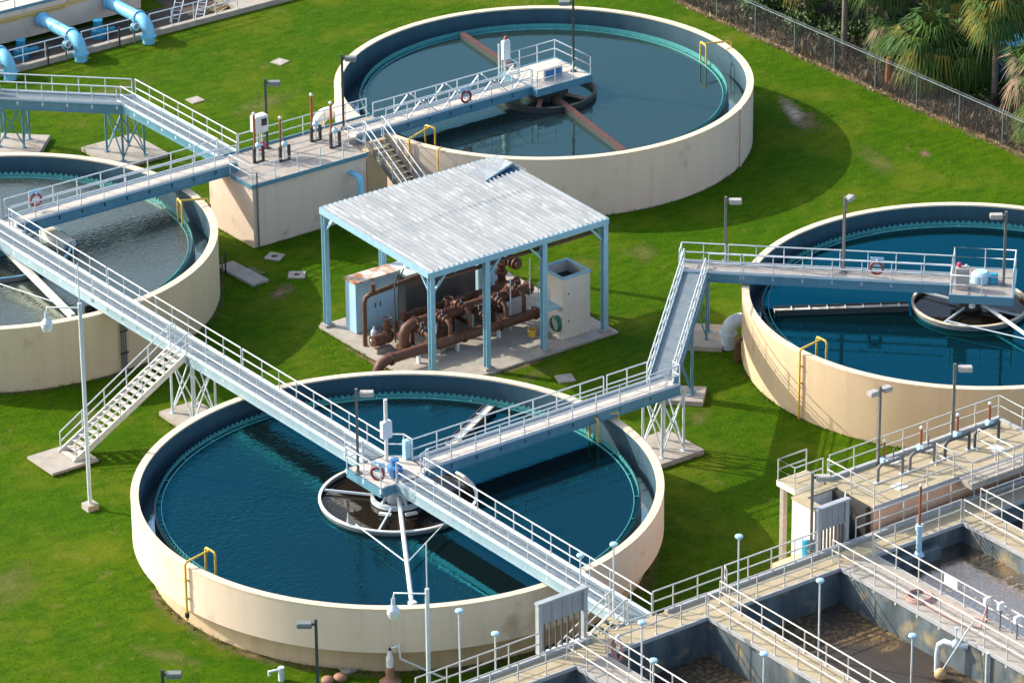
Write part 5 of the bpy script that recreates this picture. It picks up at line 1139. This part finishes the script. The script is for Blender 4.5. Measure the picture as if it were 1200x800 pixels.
spray('yellow spray pipe reaching the grass on the sunlit right-hand tank wall', (35.06, 0), 11.4, 10.2, 182.5, 0.0)
spray('yellow spray pipe on the far right rim of the farthest tank', (35.63, 36.14), 11.67, 10.1, -11.5, 3.0)
spray('yellow spray pipe by the stairs on the farthest tank', (35.63, 36.14), 11.67, 10.1, 195, 0.0)
spray('yellow spray pipe on the rim of the left-hand tank near the valve box', (0, 35.84), 11.48, 10.1, -15, 3.0)
tag(MB().tube([(0, 0, 1.2), (0, 0, 3.5), (0.25, 0, 3.6)], 0.05, 8).build('wall_pipe', M['yellow'], None, (24.85, 31.3, 0)), 'short yellow pipe on the farthest tank wall right of the stairs', 'pipe')
a = math.radians(300); 
tag(MB().tube([(0, 0, 0), (0, 0, 3.5)], 0.05, 8).build('wall_pipe', M['grey_wall'], None, (35.63+11.75*math.cos(a), 36.14+11.75*math.sin(a), 0)), 'grey vertical pipe on the right wall of the farthest tank', 'pipe')
t = thing('wall_conduit', 'bundle of dark conduits up the left-hand tank wall under the walkway', 'pipe', (0.3, 24.25, 0))
b = MB()
for k in range(3): b.tube([(0.13*k, 0, 0), (0.13*k, 0, 3.7)], 0.045, 7)
b.build('conduit', M['pole_grey'], t); b = MB(); b.box(-0.08, 0.36, -0.07, 0.0, 1.0, 1.08); b.box(-0.08, 0.36, -0.07, 0.0, 2.2, 2.28); b.build('clamp', M['blackish'], t)

# lifebuoys hung on the rails
def lifebuoy(label, loc, rz):
    t = thing('lifebuoy', label, 'lifebuoy', loc, rz, 'red lifebuoys on the rails')
    MB().arc((0, 0, 0), 0.31, 0.065, 28, 'y').build('ring', M['red'], t)
    MB().box(-0.34, 0.34, 0.06, 0.10, 0.05, 0.55).build('back_board', M['cabinet'], t); MB().box(-0.06, 0.06, -0.06, 0.10, 0.34, 0.44).build('hook', M['galv'], t)
lifebuoy('red lifebuoy on the walkway rail of the farthest tank', (29.5, 35.05, 4.25), 0)
lifebuoy('red lifebuoy on the rail near the centre of the left-hand tank', (2.9, 36.4, 4.6), 0)
lifebuoy('red lifebuoy on the centre platform rail of the nearest tank', (-1.45, -0.5, 4.6), math.radians(-60))
lifebuoy('red lifebuoy on the walkway rail of the right-hand tank', (31.6, 3.2, 4.55), math.radians(-45))

# lawn covers, near-bottom fittings, slabs
for i, (x, y, s, lab) in enumerate(((23.2, 52.8, 0.42, 'square concrete lawn cover left of the farthest tank, lower one'), (30.4, 54.8, 0.42, 'square concrete lawn cover farther back beyond the farthest tank rim'),
        (14.3, 31.5, 0.45, 'square concrete lawn cover with dark hole closest to the valve box'), (13.9, 28.8, 0.45, 'square concrete lawn cover with dark hole nearer the canopy'), (17.3, 10.1, 0.45, 'square concrete lawn cover in front of the canopy by the diagonal gangway'))):
    t = thing('lawn_cover', lab, 'manhole cover', (x, y, 0), 0.3*i, 'square concrete covers in the lawn')
    MB().box(-s, s, -s, s, -0.05, 0.06).build('collar', M['concrete'], t, bevel=0.02); MB().lathe([(0.17, 0.062), (0, 0.066)], n=16).build('lid', M['blackish'] if i in (2, 3) else M['curb'], t)
t = thing('equipment_pad', 'blank concrete pad on the lawn right of the left-hand tank', 'pad', (11.7, 30.6, 0), 0.05)
MB().box(-0.55, 0.55, -1.6, 1.6, -0.05, 0.14).build('slab', M['concrete'], t, bevel=0.03); MB().tube([(-0.65, 0.6, 0), (-0.65, 0.6, 1.3)], 0.05, 7).build('standpipe', M['blackish'], t)
MB().tube([(-0.65, 0.9, 0), (-0.65, 0.9, 0.9)], 0.05, 7).build('stub', M['pole_grey'], t)
t = thing('vent_stack', 'rusty brown vent stack with white cap at the bottom edge', 'vent', (-7.5, -9.9, 0))
MB().lathe([(0.5, -0.3), (0.5, 0.0), (0.34, 0.12), (0.2, 0.2), (0.2, 0.75), (0, 0.75)], n=22).build('stack_base', M['terracotta'], t)
MB().lathe([(0.17, 0.75), (0.17, 1.15), (0.07, 1.5), (0, 1.5)], n=16).build('white_cap', M['white_paint'], t); MB().ball((0.02, 0, 1.6), 0.08).build('nozzle', M['blackish'], t)
MB().tube([(0.05, 0, 1.62), (0.35, -0.2, 1.75), (0.4, -0.22, 1.1), (1.9, -1.1, 0.1), (2.6, -1.5, -0.2)], 0.05, 8).build('hose_line', M['white_paint'], t)
t = thing('ground_valve', 'pinkish brown rounded valve heads at the bottom edge', 'valve', (-9.4, -8.3, 0))
MB().ball((-0.25, 0.1, 0.05), 0.30, 14, (1, 1, 0.6)).build('valve_body', M['terracotta'], t); MB().ball((0.3, -0.1, 0.1), 0.32, 14, (1, 1, 0.6)).build('second_body', M['terracotta'], t)
t = thing('standpipe', 'small grey standpipe with side tap at the bottom edge', 'pipe', (-11.2, -6.9, 0))
MB().tube([(0, 0, -0.1), (0, 0, 0.65)], 0.14, 12).build('pipe_body', M['galv'], t); MB().tube([(0, 0, 0.55), (-0.5, 0.2, 0.5), (-0.5, 0.2, 0.3)], 0.06, 8).build('tap', M['galv'], t)
tag(MB().box(-0.5, 0.5, -0.25, 0.25, -0.03, 0.10).build('kerb_block', M['concrete'], None, (-8.2, -8.0, 0), bevel=0.02), 'small grey kerb block beside the rusty vent stack', 'block')
t = thing('sand_heap', 'small pale heap of broken concrete behind the braced legs', 'rubble', (15.0, 2.1, 0))
for k in range(5): MB().ball((0.3*math.cos(k*1.3), 0.25*math.sin(k*1.3), 0.1), 0.28+0.05*(k % 2), 8, (1.2, 1, 0.6)).build('lump', M['concrete'], t)

# ------------------------------------------------------------------ boundary fence
t = thing('chain_link_fence', 'long chain-link boundary fence with steel posts along the palms', 'fence', (55.0, 0, 0))
pm = MB().tube([(0, 0, 0), (0, 0, 1.95)], 0.045, 7); pm.bar((0, 0, 1.93), (-0.28, 0, 2.25), 0.04, 0.03); pm = pm.mesh('post', M['fence_post'])
ys = [48.3 - 3.6*i for i in range(-12, 16)]
for y in ys: inst('post', pm, t, (0, y, 0))
MB().tube([(0, ys[0], 1.9), (0, ys[-1], 1.9)], 0.026, 7).build('top_rail', M['fence_post'], t)
MB().add([(0.02, ys[0], 0.05), (0.02, ys[-1], 0.05), (0.02, ys[-1], 1.88), (0.02, ys[0], 1.88)], [(0, 1, 2, 3)]).build('wire_mesh', M['chain'], t)
b = MB()
for k in range(3): b.tube([(-0.09-0.08*k, ys[0], 2.03+0.09*k), (-0.09-0.08*k, ys[-1], 2.03+0.09*k)], 0.008, 4)
b.build('barbed_wire', M['fence_post'], t)

# ------------------------------------------------------------------ plants beyond the fence
rnd = random.Random(11)
def blade_fan(b, base, dirv, length, spread, nb, droop, wd):
    """one fan leaf: stalk then nb blades spread in a plane, tips drooping"""
    d = Vector(dirv).normalized(); side = d.cross(Vector((0, 0, 1))); side = side.normalized() if side.length > 1e-3 else Vector((1, 0, 0)); up = side.cross(d).normalized()
    st = length*0.38; hub = Vector(base) + d*st + Vector((0, 0, -0.04*st))
    b.add([Vector(base)-side*0.025, Vector(base)+side*0.025, hub+side*0.02, hub-side*0.02], [(0, 1, 2, 3)])
    for i in range(nb):
        a = (i/(nb-1)-0.5)*spread; v = (d*math.cos(a) + side*math.sin(a)).normalized(); L = length*0.62*(1-0.25*abs(a)/max(spread/2, 0.1))*rnd.uniform(0.85, 1.1)
        p1 = hub + v*L*0.5 + up*0.06*L; p2 = hub + v*L + Vector((0, 0, -droop*L*rnd.uniform(0.6, 1.4))); sd = v.cross(up).normalized()*wd*L
        b.add([hub, p1-sd, p1+sd, p2], [(0, 1, 2), (1, 3, 2)])
def palm(label, x, y, h, R, nf, mats, lean=(0, 0), trunk_r=0.17, group='palms beyond the fence', skirt=6):
    t = thing('palm_tree', label, 'palm tree', (x, y, 0), 0, group)
    top = Vector((lean[0], lean[1], h))
    MB().tube([(0, 0, 0), (lean[0]*0.35, lean[1]*0.35, h*0.5), top], [trunk_r*1.15, trunk_r, trunk_r*0.95], 10).build('trunk', M['trunk'], t)
    bs = {m: MB() for m in mats}
    for i in range(nf):
        el = math.radians(rnd.uniform(-50, 75)); az = rnd.uniform(0, 2*PI); d = (math.cos(az)*math.cos(el), math.sin(az)*math.cos(el), math.sin(el))
        m = rnd.choices(mats, weights=[4, 2, 1][:len(mats)])[0] if el > -0.3 else rnd.choice(mats)
        blade_fan(bs[m], top + Vector((0, 0, rnd.uniform(-0.25, 0.15))), d, R*rnd.uniform(0.8, 1.1), math.radians(rnd.uniform(150, 230)), 22, rnd.uniform(0.3, 0.9), 0.034)
    for i, m in enumerate(mats): bs[m].build('crown', M[m], t)
    if skirt:
        b = MB()
        for i in range(skirt): az = rnd.uniform(0, 2*PI); blade_fan(b, top - Vector((0, 0, 0.3)), (math.cos(az)*0.35, math.sin(az)*0.35, -1), R*0.8, 1.2, 9, 0.2, 0.04)
        b.build('dead_fronds', M['frond_dead'], t)
palm('bushy low green palm hanging over the fence, biggest in view', 57.2, 28.2, 3.0, 2.9, 110, ['frond', 'frond_deep', 'frond_yellow'], skirt=0)
palm('tall palm with yellowing fronds and bare grey trunk by the blue container', 58.8, 24.4, 5.9, 2.5, 80, ['frond_yellow', 'frond', 'frond_deep'])
palm('palm with browned lower fronds at the right edge behind the fence', 58.3, 20.5, 3.6, 2.5, 90, ['frond', 'frond_dead', 'frond_deep'])
palm('low yellow-green palm at the right edge hanging over the fence corner', 56.8, 18.3, 1.5, 2.0, 70, ['frond', 'frond_yellow'], skirt=0)
palm('palm with straight trunk rising beside the fence, crown out of view', 57.0, 35.4, 6.4, 2.4, 70, ['frond', 'frond_dead', 'frond_yellow'])
palm('leaning palm with shaggy dead skirt in the middle of the palms', 60.0, 34.3, 4.9, 2.6, 80, ['frond_deep', 'frond', 'frond_dead'], (-0.5, 0.5), skirt=14)
palm('short palm with golden lower fronds at the top of the photo', 58.2, 40.3, 3.9, 2.3, 80, ['frond', 'frond_yellow', 'frond_dead'], skirt=12)
palm('dark palm behind the leaning palm', 63.0, 37.0, 4.6, 2.6, 80, ['frond_deep', 'frond'])
palm('bright palm crown left of the blue container', 62.0, 31.6, 4.8, 2.6, 90, ['frond', 'frond_yellow', 'frond_deep'])
palm('palm at the upper right corner with orange trunk', 62.2, 23.0, 6.5, 2.2, 60, ['frond', 'frond_deep'])
palm('small palm farthest left along the fence', 58.8, 45.5, 2.9, 2.0, 70, ['frond', 'frond_dead'])
palm('palm filling the gap behind the blue container', 66.5, 29.5, 4.5, 2.6, 70, ['frond_deep', 'frond'])
palm('deep green palm crowding the big low palm on its right', 58.6, 26.6, 2.3, 2.2, 80, ['frond_deep', 'frond'], skirt=0)
palm('short green palm between straight trunk and stump behind the fence', 58.4, 32.8, 2.0, 1.9, 70, ['frond_deep', 'frond', 'frond_dead'], skirt=4)
palm('green palm at the top edge behind the straight trunk', 60.6, 38.2, 3.4, 2.2, 70, ['frond', 'frond_deep'])
palm('low green palm at the foot of the golden palm', 57.6, 44.0, 1.3, 1.6, 50, ['frond_deep', 'frond'], skirt=0)
tag(MB().tube([(0, 0, 0), (0.05, 0, 1.9)], [0.2, 0.16], 9).build('tree_stump', M['stem_rust'], None, (55.6, 29.9, 0)), 'short orange-brown stump standing at the fence', 'stump')
def leaf_cloud(b, c, r, n, size, rng):
    for i in range(n):
        while True:
            p = Vector((rng.uniform(-1, 1), rng.uniform(-1, 1), rng.uniform(-1, 1)))
            if 0.25 < p.length < 1: break
        p = Vector((p.x*r[0], p.y*r[1], p.z*r[2])) + Vector(c); u = Vector((rng.gauss(0, 1), rng.gauss(0, 1), rng.gauss(0, 0.7))).normalized()*size*rng.uniform(0.6, 1.4)
        v = u.cross(Vector((rng.gauss(0, 1), rng.gauss(0, 1), rng.gauss(0, 1)))).normalized()*size*0.5
        b.add([p-u, p+v, p+u, p-v], [(0, 1, 2, 3)])
sl = ['dark shrub under the palms, leftmost', 'dark shrub below the golden palm', 'dark shrub left of the straight trunk', 'dark shrub right of the straight trunk', 'dark shrub behind the leaning palm', 'dark shrub in front of the blue container', 'dark shrub right of the blue container',
      'dark shrub at the right photo edge', 'dark shrub far behind the palms on the left', 'dark shrub far behind the palms in the middle', 'dark shrub far behind the palms on the right', 'dark shrub filling the gap between the straight trunk and the stump', 'dark shrub behind the big low palm, on its right', 'dark shrub below the bright palm crown', 'dark shrub behind the tall palm with yellow fronds', 'dark shrub behind the leaning palm, farther back', 'dark shrub between the fence and the golden palm']
for i, (x, y, h) in enumerate(((58.5, 48.5, 1.3), (60.0, 42.5, 1.7), (58.2, 37.8, 1.5), (59.2, 32.6, 1.7), (62.5, 34.6, 2.2), (59.4, 26.3, 1.0), (61.2, 22.0, 1.4), (60.0, 17.5, 1.6), (65, 45, 2.6), (67, 38, 2.6), (66, 24, 2.6), (58.6, 31.2, 1.5), (60.2, 28.6, 2.0), (63.2, 30.0, 2.2), (63.5, 25.8, 1.2), (63.0, 39.6, 2.2), (57.6, 42.8, 1.2))):
    t = thing('shrub', sl[i], 'shrub', (x, y, 0), 0, 'dark shrubs under the palms'); b = MB()
    for k in range(9): leaf_cloud(b, (rnd.uniform(-1.5, 1.5), rnd.uniform(-1.9, 1.9), h*rnd.uniform(0.35, 0.75)), (1.0, 1.0, h*0.45), 190, 0.13, rnd)
    b.build('foliage', M['shrub'], t); MB().tube([(0, 0, 0), (0.05, 0.05, h*0.7)], 0.05, 6).build('stem', M['trunk'], t)
for mname, n, seed, x0, x1, hh in (('brush', 9000, 3, 55.1, 59.5, 1.25), ('brush_pale', 3000, 4, 54.6, 57.5, 0.5)):
    rg = random.Random(seed); b = MB()
    for i in range(n):
        y = rg.uniform(12, 62); x = x0 + (x1-x0)*rg.random()**1.4; c = math.sin(y*0.9)+math.sin(y*2.3+x); h = hh*rg.uniform(0.25, 1.0)*(0.65+0.2*c)
        d = Vector((rg.gauss(0, 0.45), rg.gauss(0, 0.45), 1)).normalized()*max(0.12, h); s = Vector((rg.gauss(0, 1), rg.gauss(0, 1), 0)).normalized()*rg.uniform(0.012, 0.03)
        p = Vector((x, y, 0)); b.add([p-s, p+s, p+d*0.6+s*0.7+Vector((rg.gauss(0, .06), rg.gauss(0, .06), 0)), p+d], [(0, 1, 2), (0, 2, 3)])
    tag(b.build('dry_brush', M[mname]), 'dry tangled brush and dead grass along the fence' if mname == 'brush' else 'pale dead grass spilling under the fence', 'brush', kind='stuff')
# far dark wood closes the view behind the palms
b = MB(); rg = random.Random(21)
for i in range(70): leaf_cloud(b, (rg.uniform(68, 90), rg.uniform(8, 80), rg.uniform(1.0, 4.5)), (2.6, 3.0, 2.2), 330, 0.24, rg)
tag(b.build('woodland', M['shrub']), 'dark mass of woodland far behind the palms', 'wood', kind='stuff')
t = thing('container', 'blue ribbed metal container with raised lid half hidden behind the palms', 'container', (61.3, 26.0, 0), 0.5)
MB().box(-1.3, 1.3, -1.0, 1.0, 0.3, 3.0).build('body', M['shed_blue'], t, bevel=0.03)
b = MB()
for k in range(8): b.box(-1.36, -1.302, -0.9+k*0.24, -0.82+k*0.24, 0.4, 2.9)
for k in range(9): b.box(-1.2+k*0.28, -1.1+k*0.28, -1.06, -1.002, 0.4, 2.9)
b.build('ribs', M['shed_blue'], t)
MB().bar((1.4, -1.1, 3.2), (1.9, -2.3, 1.2), 0.9, 0.08, (1, 0, 0)).build('lid', M['cabinet'], t)
MB().bar((-1.31, -0.2, 1.6), (-1.31, 0.6, 2.4), 0.05, 0.12).build('stay', M['white_paint'], t)
b = MB(); b.box(-1.2, 1.2, -0.9, -0.7, 0, 0.3); b.box(-1.2, 1.2, 0.7, 0.9, 0, 0.3); b.build('skids', M['blackish'], t)
for i, (x, y, lab) in enumerate(((56.3, 43.0, 'white scrap of litter in the brush left of the posts'), (56.6, 25.4, 'pale scrap of litter below the big low palm'))):
    tag(MB().ball((0, 0, 0.15), 0.22, 8, (1, 0.8, 0.6)).build('litter', M['litter'], None, (x, y, 0)), lab, 'litter', 'scraps of litter in the brush')
